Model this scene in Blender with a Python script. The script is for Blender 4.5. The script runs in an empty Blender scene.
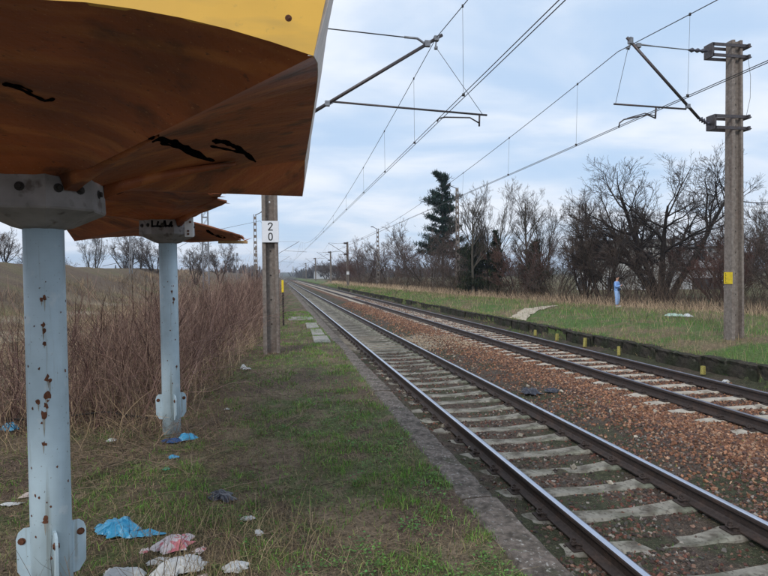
import bpy, math, random
import numpy as np
from mathutils import Vector, Matrix
random.seed(7); RNG = np.random.default_rng(7)
S = bpy.context.scene
COL = S.collection
# ------------------------------------------------------------------ camera
YAW, PIT, ROL, EYE, FPX = 0.1806104, 0.02345403, -0.01272523, 1.65, 577.0
Fv = np.array([math.sin(YAW)*math.cos(PIT), math.cos(YAW)*math.cos(PIT), -math.sin(PIT)])
R0 = np.array([math.cos(YAW), -math.sin(YAW), 0.0]); U0 = np.cross(R0, Fv)
Rv = R0*math.cos(ROL)+U0*math.sin(ROL); Uv = -R0*math.sin(ROL)+U0*math.cos(ROL)
cam_d = bpy.data.cameras.new('camera'); cam = bpy.data.objects.new('camera', cam_d); COL.objects.link(cam)
cam.matrix_world = Matrix(((Rv[0], Uv[0], -Fv[0], 0), (Rv[1], Uv[1], -Fv[1], 0), (Rv[2], Uv[2], -Fv[2], EYE), (0, 0, 0, 1)))
cam_d.sensor_width = 36; cam_d.lens = 36*FPX/768; cam_d.clip_start = .05; cam_d.clip_end = 9000
S.camera = cam
# ------------------------------------------------------------------ sky, sun, exposure
SUN_EL, SUN_AZ = math.radians(38), math.radians(215)      # azimuth clockwise from +Y
W = bpy.data.worlds.new('World'); S.world = W; W.use_nodes = True
nt = W.node_tree; nt.nodes.clear(); N = nt.nodes.new; L = nt.links.new
sky = N('ShaderNodeTexSky'); sky.sky_type = 'NISHITA'; sky.sun_disc = False
sky.sun_elevation = SUN_EL; sky.sun_rotation = SUN_AZ; sky.air_density = 1.0; sky.dust_density = 1.0
geo = N('ShaderNodeTexCoord'); sep = N('ShaderNodeSeparateXYZ'); L(geo.outputs['Generated'], sep.inputs[0])
def mth(op, a, b=None, c=None):
    m = N('ShaderNodeMath'); m.operation = op
    for i, v in enumerate((a, b, c)):
        if v is None: continue
        if isinstance(v, (int, float)): m.inputs[i].default_value = v
        else: L(v, m.inputs[i])
    return m.outputs[0]
zc = mth('MAXIMUM', sep.outputs[2], 0.0); den = mth('ADD', zc, .16)
cx, cy = mth('DIVIDE', sep.outputs[0], den), mth('DIVIDE', sep.outputs[1], den)
cmb = N('ShaderNodeCombineXYZ'); L(cx, cmb.inputs[0]); L(cy, cmb.inputs[1])
n1 = N('ShaderNodeTexNoise'); n1.inputs['Scale'].default_value = 1.5; n1.inputs['Detail'].default_value = 7; n1.inputs['Roughness'].default_value = .52; n1.inputs['Distortion'].default_value = .35
n2 = N('ShaderNodeTexNoise'); n2.inputs['Scale'].default_value = .42; n2.inputs['Detail'].default_value = 4
mp = N('ShaderNodeMapping'); mp.inputs['Scale'].default_value = (.75, 1.0, 1); mp.inputs['Location'].default_value = (3.1, 1.4, 0); mp.inputs['Rotation'].default_value = (0, 0, .5)
L(cmb.outputs[0], mp.inputs[0]); L(mp.outputs[0], n1.inputs[0]); L(mp.outputs[0], n2.inputs[0])
cs = mth('ADD', mth('MULTIPLY', n1.outputs[0], .6), mth('MULTIPLY', n2.outputs[0], .4))
ramp = N('ShaderNodeMapRange'); ramp.interpolation_type = 'SMOOTHSTEP'; L(cs, ramp.inputs[0])
ramp.inputs[1].default_value = .36; ramp.inputs[2].default_value = .60; ramp.inputs[3].default_value = 0; ramp.inputs[4].default_value = 1
veil = N('ShaderNodeMix'); veil.data_type = 'RGBA'; veil.inputs[0].default_value = .86
L(sky.outputs[0], veil.inputs['A']); veil.inputs['B'].default_value = (5.1, 6.7, 8.9, 1)
cl = N('ShaderNodeMix'); cl.data_type = 'RGBA'; L(mth('MULTIPLY', ramp.outputs[0], .92), cl.inputs[0]); L(veil.outputs['Result'], cl.inputs['A']); cl.inputs['B'].default_value = (8.7, 9.1, 9.8, 1)
bg = N('ShaderNodeBackground'); bg.inputs[1].default_value = .095; L(cl.outputs['Result'], bg.inputs[0])
wo = N('ShaderNodeOutputWorld'); L(bg.outputs[0], wo.inputs[0])
sd = bpy.data.lights.new('sun', 'SUN'); sd.energy = 1.5; sd.angle = math.radians(12); sd.color = (1, .95, .88)
so = bpy.data.objects.new('sun', sd); COL.objects.link(so)
sdir = Vector((math.sin(SUN_AZ)*math.cos(SUN_EL), math.cos(SUN_AZ)*math.cos(SUN_EL), math.sin(SUN_EL)))
so.rotation_euler = sdir.to_track_quat('Z', 'Y').to_euler()
S.view_settings.view_transform = 'Standard'; S.view_settings.look = 'None'; S.view_settings.exposure = .25; S.view_settings.gamma = 1
S.cycles.volume_bounces = 0; S.cycles.max_bounces = 6; S.cycles.transparent_max_bounces = 6

# ------------------------------------------------------------------ helpers
def nrm(a): return a/np.maximum(np.linalg.norm(a, axis=-1, keepdims=True), 1e-9)
def vnoise(x, y, seed=0):
    x = np.asarray(x, float); y = np.asarray(y, float)
    xi = np.floor(x).astype(np.int64); yi = np.floor(y).astype(np.int64); fx = x-xi; fy = y-yi
    def h(a, b):
        n = (a*374761393 + b*668265263 + seed*1442695041) & 0xffffffff
        n = ((n ^ (n >> 13))*1274126177) & 0xffffffff
        return ((n ^ (n >> 16)) & 0xffff)/65535.0
    fx = fx*fx*(3-2*fx); fy = fy*fy*(3-2*fy)
    a = h(xi, yi)*(1-fx)+h(xi+1, yi)*fx; b = h(xi, yi+1)*(1-fx)+h(xi+1, yi+1)*fx
    return a*(1-fy)+b*fy
def fbm(x, y, s=1.0, o=4, seed=0):
    v = 0; a = .5; t = 0
    for k in range(o):
        v = v+a*vnoise(np.asarray(x)*s*2**k, np.asarray(y)*s*2**k, seed+k*17); t += a; a *= .5
    return v/t
def sstep(a, b, x):
    t = np.clip((np.asarray(x, float)-a)/(b-a), 0, 1); return t*t*(3-2*t)

class MB:
    def __init__(s): s.v = []; s.t = []; s.q = []; s.c = []; s.n = 0; s.tm = []; s.qm = []
    def add(s, v, tris=None, quads=None, col=None, mat=0):
        v = np.asarray(v, float).reshape(-1, 3); k = len(v)
        if tris is not None and len(tris): s.t.append(np.asarray(tris, np.int64).reshape(-1, 3)+s.n); s.tm.append(np.full(len(s.t[-1]), mat))
        if quads is not None and len(quads): s.q.append(np.asarray(quads, np.int64).reshape(-1, 4)+s.n); s.qm.append(np.full(len(s.q[-1]), mat))
        s.v.append(v)
        c = np.ones((k, 3)) if col is None else np.broadcast_to(np.asarray(col, float), (k, 3))
        s.c.append(c); s.n += k
        return s
    def mesh(s, name, mats, smooth=False, center=None):
        V = np.concatenate(s.v) if s.v else np.zeros((0, 3))
        if center is not None: V = V-np.asarray(center)
        C = np.concatenate(s.c)
        T = np.concatenate(s.t) if s.t else np.zeros((0, 3), np.int64); Q = np.concatenate(s.q) if s.q else np.zeros((0, 4), np.int64)
        m = bpy.data.meshes.new(name); nt_, nq = len(T), len(Q)
        m.vertices.add(len(V)); m.vertices.foreach_set('co', V.astype(np.float32).ravel())
        m.loops.add(nt_*3+nq*4); m.loops.foreach_set('vertex_index', np.concatenate([T.ravel(), Q.ravel()]).astype(np.int32))
        m.polygons.add(nt_+nq)
        m.polygons.foreach_set('loop_start', np.concatenate([np.arange(nt_)*3, nt_*3+np.arange(nq)*4]).astype(np.int32))
        mi = np.concatenate((s.tm if s.tm else [])+(s.qm if s.qm else [])) if (s.tm or s.qm) else np.zeros(0)
        m.polygons.foreach_set('material_index', mi.astype(np.int32))
        m.polygons.foreach_set('use_smooth', np.full(nt_+nq, bool(smooth)))
        a = m.color_attributes.new('col', 'FLOAT_COLOR', 'POINT'); a.data.foreach_set('color', np.concatenate([C, np.ones((len(C), 1))], 1).astype(np.float32).ravel())
        m.update(calc_edges=True); m.validate()
        for x in (mats if isinstance(mats, (list, tuple)) else [mats]): m.materials.append(x)
        return m
    # shapes
    def box(s, c, d, rz=0, col=None, mat=0, rot=None, taper=1.0):
        x, y, z = [k/2 for k in d]
        v = np.array([[-x, -y, -z], [x, -y, -z], [x, y, -z], [-x, y, -z], [-x*taper, -y*taper, z], [x*taper, -y*taper, z], [x*taper, y*taper, z], [-x*taper, y*taper, z]])
        if rz: v = v@np.array([[math.cos(rz), math.sin(rz), 0], [-math.sin(rz), math.cos(rz), 0], [0, 0, 1]])
        if rot is not None: v = v@np.asarray(rot).T
        return s.add(v+np.asarray(c), quads=[[0, 3, 2, 1], [4, 5, 6, 7], [0, 1, 5, 4], [1, 2, 6, 5], [2, 3, 7, 6], [3, 0, 4, 7]], col=col, mat=mat)
    def bbox(s, c, d, b=.01, col=None, mat=0, rz=0):          # chamfered box
        x, y, z = [k/2 for k in d]; rings = []
        for zz, ins in ((-z, b), (-z+b, 0), (z-b, 0), (z, b)):
            X, Y = x-ins, y-ins; k = min(b, X*.9, Y*.9)
            rings.append([[X-k, -Y, zz], [X, -Y+k, zz], [X, Y-k, zz], [X-k, Y, zz], [-X+k, Y, zz], [-X, Y-k, zz], [-X, -Y+k, zz], [-X+k, -Y, zz]])
        v = np.array(rings).reshape(-1, 3)
        if rz: v = v@np.array([[math.cos(rz), math.sin(rz), 0], [-math.sin(rz), math.cos(rz), 0], [0, 0, 1]])
        q = [[r*8+i, r*8+(i+1) % 8, r*8+8+(i+1) % 8, r*8+8+i] for r in range(3) for i in range(8)]
        q += [[24, 25, 26, 27], [24, 27, 28, 31], [28, 29, 30, 31], [3, 2, 1, 0], [7, 4, 3, 0], [7, 6, 5, 4]]
        return s.add(v+np.asarray(c), quads=q, col=col, mat=mat)
    def tube(s, P, R, n=8, col=None, caps=True, mat=0):
        P = np.asarray(P, float)[None]; R = np.broadcast_to(np.asarray(R, float), (1, P.shape[1]))
        return s.tubes(P, R, n, col, caps, mat)
    def tubes(s, P, R, n=3, col=None, caps=False, mat=0):
        # P (N,K,3) R (N,K)
        Nn, K, _ = P.shape
        if Nn == 0: return s
        R = np.broadcast_to(R, (Nn, K))
        T = np.empty_like(P); T[:, 1:-1] = P[:, 2:]-P[:, :-2]; T[:, 0] = P[:, 1]-P[:, 0]; T[:, -1] = P[:, -1]-P[:, -2]; T = nrm(T)
        ref = np.where(np.abs(nrm(P[:, -1]-P[:, 0])[:, 2:3]) > .9, np.array([[1., 0, 0]]), np.array([[0, 0, 1.]]))[:, None]
        A = nrm(np.cross(T, np.broadcast_to(ref, T.shape))); B = np.cross(T, A)
        an = np.arange(n)*2*math.pi/n
        V = P[:, :, None]+R[:, :, None, None]*(A[:, :, None]*np.cos(an)[None, None, :, None]+B[:, :, None]*np.sin(an)[None, None, :, None])
        idx = np.arange(Nn*K*n).reshape(Nn, K, n)
        a = idx[:, :-1]; b = idx[:, 1:]
        q = np.stack([a, np.roll(a, -1, 2), np.roll(b, -1, 2), b], -1).reshape(-1, 4)
        c = None
        if col is not None:
            col = np.asarray(col, float)
            c = col if col.ndim == 1 else np.repeat(col, K*n, 0)
        tr = None
        if caps and n > 2:
            tr = [[0, k+1, k] for k in range(1, n-1)]; base = (K-1)*n
            tr = np.array(tr+[[base, base+k, base+k+1] for k in range(1, n-1)])
            tr = (tr[None]+(np.arange(Nn)*K*n)[:, None, None]).reshape(-1, 3)
        return s.add(V.reshape(-1, 3), tris=tr, quads=q, col=c, mat=mat)
    def lathe(s, prof, n=24, c=(0, 0, 0), col=None, mat=0, axis=None):
        prof = np.asarray(prof, float); an = np.arange(n)*2*math.pi/n
        V = np.stack([prof[:, None, 0]*np.cos(an), prof[:, None, 0]*np.sin(an), np.broadcast_to(prof[:, 1:2], (len(prof), n))], -1).reshape(-1, 3)
        if axis is not None:
            z = nrm(np.asarray(axis, float)); x = nrm(np.cross(z, [0, 0, 1.] if abs(z[2]) < .9 else [1., 0, 0])); y = np.cross(z, x)
            V = V@np.array([x, y, z])
        idx = np.arange(len(prof)*n).reshape(len(prof), n); a, b = idx[:-1], idx[1:]
        q = np.stack([a, np.roll(a, -1, 1), np.roll(b, -1, 1), b], -1).reshape(-1, 4)
        l = (len(prof)-1)*n
        t = [[0, k+1, k] for k in range(1, n-1)]+[[l, l+k, l+k+1] for k in range(1, n-1)]
        return s.add(V+np.asarray(c), quads=q, tris=t, col=col, mat=mat)
    def prism(s, poly, y0, y1, axis='y', col=None, mat=0):
        k = len(poly); p = np.asarray(poly, float)
        a = np.stack([p[:, 0], np.full(k, y0), p[:, 1]], -1); b = np.stack([p[:, 0], np.full(k, y1), p[:, 1]], -1)
        q = [[i, (i+1) % k, k+(i+1) % k, k+i] for i in range(k)]
        t = [[0, i+1, i] for i in range(1, k-1)]+[[k, k+i, k+i+1] for i in range(1, k-1)]
        return s.add(np.concatenate([a, b]), quads=q, tris=t, col=col, mat=mat)

def link(name, mesh, parent=None, loc=None):
    o = bpy.data.objects.new(name, mesh); COL.objects.link(o)
    if parent is not None: o.parent = parent
    if loc is not None: o.location = loc
    return o
def tag(o, label=None, cat=None, group=None, kind=None):
    for k, v in (('label', label), ('category', cat), ('group', group), ('kind', kind)):
        if v: o[k] = v
    return o
def empty(name, loc=(0, 0, 0), label=None, cat=None, group=None, rz=0):
    o = bpy.data.objects.new(name, None); COL.objects.link(o); o.location = loc; o.rotation_euler = (0, 0, rz); o.empty_display_size = .1
    return tag(o, label, cat, group)
def copy_tree(o, parent=None):
    c = o.copy(); COL.objects.link(c)
    if parent is not None: c.parent = parent
    for ch in list(o.children): copy_tree(ch, c)
    return c

# ------------------------------------------------------------------ materials
def mat(name, col=(.5, .5, .5), rough=.8, metal=0, attr=False, nscale=20, nvar=.25, bump=.2, bscale=60, bdist=.01, spots=None, spec=.5, layers=(), two=False):
    """principled with fine noise; layers = list of (colour, noise scale, lo, hi, amount)"""
    m = bpy.data.materials.new(name); m.use_nodes = True; t = m.node_tree; n = t.nodes; l = t.links; b = n['Principled BSDF']
    b.inputs['Roughness'].default_value = rough; b.inputs['Metallic'].default_value = metal; b.inputs['Specular IOR Level'].default_value = spec
    tc = n.new('ShaderNodeTexCoord')
    if attr: a = n.new('ShaderNodeAttribute'); a.attribute_name = 'col'; cur = a.outputs['Color']
    else: a = n.new('ShaderNodeRGB'); a.outputs[0].default_value = (*col, 1); cur = a.outputs[0]
    for (lc, sc, lo, hi, am) in layers:
        ns = n.new('ShaderNodeTexNoise'); ns.inputs['Detail'].default_value = 6
        if isinstance(sc, tuple):
            mpn = n.new('ShaderNodeMapping'); mpn.inputs['Scale'].default_value = sc; l.new(tc.outputs['Object'], mpn.inputs[0]); l.new(mpn.outputs[0], ns.inputs[0]); ns.inputs['Scale'].default_value = 1
        else: l.new(tc.outputs['Object'], ns.inputs[0]); ns.inputs['Scale'].default_value = sc
        mr = n.new('ShaderNodeMapRange'); l.new(ns.outputs[0], mr.inputs[0]); mr.inputs[1].default_value = lo; mr.inputs[2].default_value = hi; mr.inputs[4].default_value = am
        mx = n.new('ShaderNodeMix'); mx.data_type = 'RGBA'; l.new(mr.outputs[0], mx.inputs[0]); l.new(cur, mx.inputs['A']); mx.inputs['B'].default_value = (*lc, 1); cur = mx.outputs['Result']
    if nvar:
        ns = n.new('ShaderNodeTexNoise'); ns.inputs['Scale'].default_value = nscale; ns.inputs['Detail'].default_value = 5; l.new(tc.outputs['Object'], ns.inputs[0])
        mr = n.new('ShaderNodeMapRange'); l.new(ns.outputs[0], mr.inputs[0]); mr.inputs[1].default_value = .3; mr.inputs[2].default_value = .7; mr.inputs[3].default_value = 1-nvar; mr.inputs[4].default_value = 1+nvar
        vm = n.new('ShaderNodeVectorMath'); vm.operation = 'SCALE'; l.new(cur, vm.inputs[0]); l.new(mr.outputs[0], vm.inputs['Scale']); cur = vm.outputs[0]
    l.new(cur, b.inputs['Base Color'])
    if bump:
        ns = n.new('ShaderNodeTexNoise'); ns.inputs['Scale'].default_value = bscale; ns.inputs['Detail'].default_value = 6; l.new(tc.outputs['Object'], ns.inputs[0])
        bp = n.new('ShaderNodeBump'); bp.inputs['Strength'].default_value = bump; bp.inputs['Distance'].default_value = bdist; l.new(ns.outputs[0], bp.inputs['Height']); l.new(bp.outputs[0], b.inputs['Normal'])
    return m
M = {}
M['ground'] = mat('ground_soil', attr=True, layers=[((.035, .028, .02), 34, .50, .62, .6), ((.36, .29, .19), 75, .58, .66, .4)], nscale=12, nvar=.3, bump=.9, bscale=55, bdist=.03, rough=.95, spec=.15)
M['stone'] = mat('ballast_stone', attr=True, nscale=40, nvar=.25, bump=.4, bscale=90, bdist=.006, rough=.9, spec=.25)
M['grass'] = mat('grass_blade', attr=True, nvar=.15, nscale=8, bump=0, rough=.75, spec=.25)
M['twig'] = mat('dry_stem', attr=True, nvar=.2, nscale=6, bump=0, rough=.9, spec=.15)
M['bark'] = mat('bark', attr=True, nvar=.35, nscale=14, bump=.6, bscale=30, bdist=.03, rough=.95, spec=.15)
M['needle'] = mat('needles', attr=True, nvar=.3, nscale=3, bump=0, rough=.8, spec=.2)
M['concrete'] = mat('weathered_concrete', (.30, .285, .26), rough=.92, nscale=14, nvar=.25, bump=.6, bscale=60, bdist=.008, spec=.2,
                    layers=[((.13, .12, .10), 3.2, .45, .7, .75), ((.42, .40, .36), 38, .58, .72, .6), ((.09, .12, .05), 1.7, .55, .75, .5)])
M['kerb'] = mat('kerb_concrete', (.18, .15, .13), rough=.92, nscale=22, nvar=.45, bump=1, bscale=70, bdist=.02, spec=.2,
                layers=[((.075, .065, .052), 4.6, .42, .62, .85), ((.38, .37, .35), 42, .60, .68, .8), ((.07, .10, .03), 3.3, .6, .75, .5)])
M['wall_dark'] = mat('damp_platform_wall', (.05, .044, .036), rough=.95, nscale=10, nvar=.4, bump=.9, bscale=22, bdist=.03, spec=.15,
                     layers=[((.03, .035, .02), 2.4, .42, .6, .85), ((.2, .18, .15), 6, .62, .75, .6)])
M['sleeper'] = mat('sleeper_concrete', (.25, .235, .20), rough=.92, nscale=9, nvar=.25, bump=.6, bscale=45, bdist=.01, spec=.2,
                   layers=[((.085, .07, .055), 5, .46, .62, .85), ((.17, .20, .15), 2.2, .5, .7, .5), ((.06, .05, .04), 26, .55, .65, .6)])
M['sleeper2'] = mat('pale_sleeper_concrete', (.42, .38, .32), rough=.92, nscale=9, nvar=.25, bump=.6, bscale=45, bdist=.01, spec=.2,
                   layers=[((.15, .12, .09), 3.3, .5, .7, .7)])
M['rail_side'] = mat('rail_rust', (.040, .028, .024), rough=.7, nscale=30, nvar=.35, bump=.35, bscale=80, bdist=.004, layers=[((.075, .045, .032), 5, .5, .7, .7)])
M['rail_top'] = mat('rail_polished_top', (.55, .58, .66), rough=.3, metal=1, nscale=(8), nvar=.08, bump=.05, bscale=30, bdist=.002)
M['rail_top2'] = mat('rail_dull_top', (.22, .22, .26), rough=.36, metal=.85, nscale=8, nvar=.2, bump=.1, bscale=30, bdist=.002)
M['fasten'] = mat('fastening_iron', (.055, .04, .035), rough=.75, metal=.3, nscale=40, nvar=.4, bump=.4)
M['post'] = mat('pale_blue_painted_steel', (.44, .56, .63), rough=.5, nscale=7, nvar=.1, bump=.2, bscale=30, bdist=.005, layers=[((.28, .34, .34), (5, 5, .8), .46, .70, .6), ((.20, .19, .14), (30, 30, 1.6), .60, .72, .55), ((.60, .66, .68), 11, .62, .70, .5), ((.10, .07, .05), 70, .68, .71, .8)])
M['capital'] = mat('grimy_grey_painted_steel', (.23, .215, .215), rough=.7, nscale=10, nvar=.2, bump=.3, bscale=40, bdist=.006, layers=[((.07, .05, .04), 14, .56, .68, .8), ((.18, .16, .15), 4, .45, .7, .6)])
M['rust'] = mat('rust', (.12, .045, .022), rough=.9, nscale=60, nvar=.4, bump=.4)
M['rustrun'] = mat('rust_stained_paint', (.30, .30, .27), rough=.7, nscale=30, nvar=.3, bump=.1)
M['darkhole'] = mat('dark_iron', (.02, .016, .014), rough=.8, nvar=.3)
M['shell'] = mat('orange_fibreglass', (.40, .11, .032), rough=.55, nscale=3, nvar=.22, bump=.35, bscale=26, bdist=.012, spec=.35,
                 layers=[((.10, .036, .018), 1.3, .42, .64, .8), ((.58, .22, .06), (2, 9, 3), .52, .70, .6), ((.07, .028, .015), 5.5, .56, .68, .7), ((.04, .02, .012), 48, .65, .70, .6), ((.60, .30, .12), 90, .66, .70, .5)])
M['yellow'] = mat('yellow_fibreglass', (.76, .44, .06), rough=.5, nscale=5, nvar=.08, bump=.08, bscale=25, bdist=.004, layers=[((.42, .27, .07), (3, 3, 12), .50, .72, .6), ((.45, .28, .06), 34, .66, .72, .4)])
M['shell_edge'] = mat('pale_fibreglass_edge', (.62, .55, .5), rough=.7, nvar=.15, bump=.1)  # pale grey side fascias, lighter than the yellow front
M['graffiti'] = mat('black_spray_paint', (.003, .003, .004), rough=1, nvar=.2, bump=0, spec=0)
M['galv'] = mat('galvanised_steel', (.085, .075, .078), rough=.5, metal=.6, nscale=30, nvar=.25, bump=.15, layers=[((.10, .055, .035), 7, .55, .7, .5)])
M['galvlight'] = mat('grey_steel_tube', (.20, .21, .23), rough=.5, metal=.5, nscale=30, nvar=.25, bump=.15)
M['wire'] = mat('copper_wire_dark', (.05, .045, .045), rough=.6, metal=.4, nvar=.1, bump=0)
M['insul'] = mat('brown_insulator', (.05, .05, .07), rough=.25, nvar=.1, bump=0)
M['polec'] = mat('mast_concrete', (.20, .172, .152), rough=.92, nscale=16, nvar=.25, bump=.5, bscale=70, bdist=.006, spec=.2,
                 layers=[((.12, .085, .07), (8, 8, .8), .5, .7, .7), ((.33, .31, .30), 22, .55, .7, .4)])
M['signw'] = mat('white_enamel', (.74, .76, .80), rough=.4, nvar=.04, bump=0)
M['signk'] = mat('black_print', (.012, .012, .012), rough=.5, nvar=.05, bump=0)
M['yellowp'] = mat('yellow_paint', (.75, .55, .02), rough=.6, nscale=20, nvar=.15, bump=.1)
M['yellows'] = mat('faded_yellow_paint', (.33, .29, .08), rough=.9, nscale=20, nvar=.45, bump=.4)
def litter_mat(n, c, rough=.5, lay=()): return mat(n, c, rough=rough, nscale=14, nvar=.12, bump=.35, bscale=35, bdist=.006, layers=lay)
M['lblue'] = litter_mat('blue_plastic_film', (.05, .30, .52), .35)
M['lwhite'] = litter_mat('dirty_white_plastic', (.55, .57, .58), .5, [((.25, .24, .22), 9, .5, .7, .6)])
M['lpink'] = litter_mat('pink_printed_film', (.66, .60, .62), .45, [((.62, .13, .17), (14, 30, 14), .52, .58, .9), ((.2, .2, .22), 40, .6, .66, .5)])
M['ldark'] = litter_mat('black_plastic_film', (.025, .027, .04), .3)
M['lnavy'] = litter_mat('navy_cloth', (.03, .07, .18), .8)
M['lgreen'] = litter_mat('green_plastic', (.10, .35, .22), .5)
M['lpaper'] = litter_mat('soiled_paper', (.50, .42, .38), .9)

# ------------------------------------------------------------------ terrain
XP = [-3500, -60, -34, -26, -20, -13, -8.5, -4, -2, 1.25, 1.40, 1.44, 1.60, 1.9, 2.42, 2.6, 3.95, 4.2, 4.7, 5.25, 5.8, 6.22, 6.7, 8.6, 9.0, 9.21, 9.25, 9.7, 11, 13, 16, 20, 60, 3500]
ZP = [0, 0, 0, 2.85, 2.85, -.15, -.35, -.15, -.02, 0, -.02, -.66, -.662, -.655, -.685, -.712, -.712, -.685, -.66, -.535, -.53, -.685, -.700, -.700, -.62, -.56, -.24, -.2, .0, -.05, -.22, -.35, -.30, 0]
def terrain(X, Y):
    X = np.asarray(X, float); Y = np.asarray(Y, float)
    z = np.interp(X, XP, ZP)
    emb = sstep(-11, -16, X)*sstep(-36, -28, X); z = z+emb*(.35*sstep(60, 200, Y)+.5*(fbm(X, Y, .3, 4, 5)-.5)+.25*(fbm(X, Y, 1.1, 3, 6)-.5))
    bed = (X > 1.44) & (X < 9.22)
    rough_n = (fbm(X, Y, 3, 3, 2)-.5)*.05+(fbm(X, Y, .5, 3, 3)-.5)*.10
    z = z+np.where(bed, (fbm(X, Y, 4, 3, 9)-.5)*.034, rough_n*sstep(1.42, 1.1, X)+rough_n*1.2*sstep(9.3, 9.7, X))
    z = z+.06*(fbm(X, Y, 1.6, 3, 21)-.42)*((X > 1.5) & (X < 2.38))
    z = z+.10*np.exp(-((X+.1)/1.2)**2-((Y-12.6)/2.5)**2)
    # track bed sinks in dirt around the crossing, far fields flatten
    hill = sstep(450, 2600, Y)*(18*fbm(X, Y, .0016, 3, 31)+8)*1.0
    return z+hill
XL = np.unique(np.round(np.concatenate([-np.geomspace(7, 3400, 60)[::-1], np.arange(-7, 1.2, .07), np.arange(1.2, 1.62, .03), [1.40, 1.44], np.arange(1.64, 9.15, .065), np.arange(9.15, 9.4, .03), [9.21, 9.25], np.arange(9.4, 12.5, .12), np.geomspace(12.6, 3400, 60)]), 4))
YL = [-30, -20, -12, -7, -4, -2, 0, 1]; y = 1.5
while y < 3600: YL.append(y); y += max(.065, y*.018)
YL = np.array(YL)
GX, GY = np.meshgrid(XL, YL)
GZ = terrain(GX, GY)
def green_mask(X, Y): return sstep(.42, .62, fbm(X, Y, 1.1, 4, 77))
def ground_color(X, Y):
    n1, n2, n3 = fbm(X, Y, 2.2, 4, 40), fbm(X, Y, 7, 3, 41), fbm(X, Y, .35, 3, 42)
    soil = np.array([.115, .082, .062]); soil2 = np.array([.19, .145, .10]); green = np.array([.085, .115, .042]); straw = np.array([.21, .165, .095]); mauve = np.array([.10, .075, .06])
    def mix(a, b, t): return a*(1-t[..., None])+b*t[..., None]
    base = mix(np.broadcast_to(soil, X.shape+(3,)), soil2, sstep(.4, .65, n1))
    g = green_mask(X, Y)*sstep(.35, .6, n2)
    base = mix(base, green, np.clip(g*.9*sstep(-3.2, -1.2, X)+.45*g, 0, .9))
    far = sstep(14, 30, Y)
    field = mix(np.broadcast_to(straw, X.shape+(3,)), np.array([.15, .155, .06]), sstep(.4, .62, n3))
    field = mix(field, np.array([.125, .088, .062]), sstep(.38, .58, fbm(X, Y, .6, 5, 46))*.9)
    field = mix(field, np.array([.14, .10, .075]), sstep(-13, -15, X)*.55)
    field = mix(field, np.array([.34, .29, .21]), sstep(.55, .66, fbm(X, Y, .35, 3, 48))*sstep(-14, -11, X))
    base = mix(base, field, sstep(-5, -9, X))
    rt = mix(np.broadcast_to(np.array([.085, .15, .04]), X.shape+(3,)), np.array([.19, .145, .09]), sstep(.46, .64, .5*fbm(X, Y, .5, 4, 47)+.5*fbm(X, Y, 2.3, 3, 49)))
    rt = mix(rt, np.array([.16, .12, .08]), sstep(12.5, 15.5, X-np.clip(Y-10, 0, 40)*0)*.6)
    base = mix(base, rt, (X > 9.2)*1.0)
    # platform strip near kerb with more green
    # bed colours
    dirt = mix(np.broadcast_to(np.array([.085, .066, .054]), X.shape+(3,)), np.array([.055, .06, .036]), sstep(.45, .6, n1))
    rust = mix(np.broadcast_to(np.array([.20, .095, .055]), X.shape+(3,)), np.array([.13, .07, .05]), sstep(.4, .6, n2))
    b = mix(dirt, rust, sstep(5.0, 5.7, X)*sstep(9.0, 8.5, X))
    pale = mix(b, np.array([.34, .29, .22]), np.clip(sstep(16.5, 18, Y)*sstep(23, 21, Y)*sstep(.3, .55, fbm(X, Y, .9, 3, 55))*1.0, 0, 1)*sstep(1.9, 2.3, X)*sstep(6.4, 5.6, X))
    tr1 = mix(pale, np.array([.115, .10, .085]), sstep(17, 24, Y)*sstep(4.6, 4.2, X)*.8)
    base = mix(base, tr1, ((X > 1.42) & (X < 9.22))*1.0)
    fh = sstep(160, 500, Y)
    base = mix(base, np.array([.07, .075, .05]), fh)
    return base
gcol = ground_color(GX, GY)
mb = MB(); ny, nx = GX.shape; idx = np.arange(ny*nx).reshape(ny, nx)
q = np.stack([idx[:-1, :-1], idx[:-1, 1:], idx[1:, 1:], idx[1:, :-1]], -1).reshape(-1, 4)
mb.add(np.stack([GX, GY, GZ], -1), quads=q, col=gcol.reshape(-1, 3))
tag(link('ground', mb.mesh('ground', M['ground'], smooth=True)), kind='structure')

# ------------------------------------------------------------------ railway tracks
RAIL_PROF = [(-.075, 0), (-.075, .012), (-.022, .03), (-.010, .045), (-.010, .115), (-.036, .13), (-.036, .155), (-.030, .166), (-.015, .172), (.015, .172), (.030, .166), (.036, .155), (.036, .13), (.010, .115), (.010, .045), (.022, .03), (.075, .012), (.075, 0)]
def rail_mesh(name, top):
    m = MB(); ys = np.concatenate([[-25, 0], np.geomspace(2, 900, 60)]); k = len(RAIL_PROF); p = np.array(RAIL_PROF)
    V = np.stack([np.broadcast_to(p[:, 0], (len(ys), k)), np.broadcast_to(ys[:, None], (len(ys), k)), np.broadcast_to(p[:, 1], (len(ys), k))], -1)
    for i in range(k):
        j = (i+1) % k; a = np.arange(len(ys)-1)
        vv = np.stack([V[a, i], V[a+1, i], V[a+1, j], V[a, j]], 1).reshape(-1, 3)
        m.add(vv, quads=np.arange(len(a)*4).reshape(-1, 4), mat=1 if 7 <= i <= 9 else 0)
    return m.mesh(name, [M['rail_side'], top])
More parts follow.
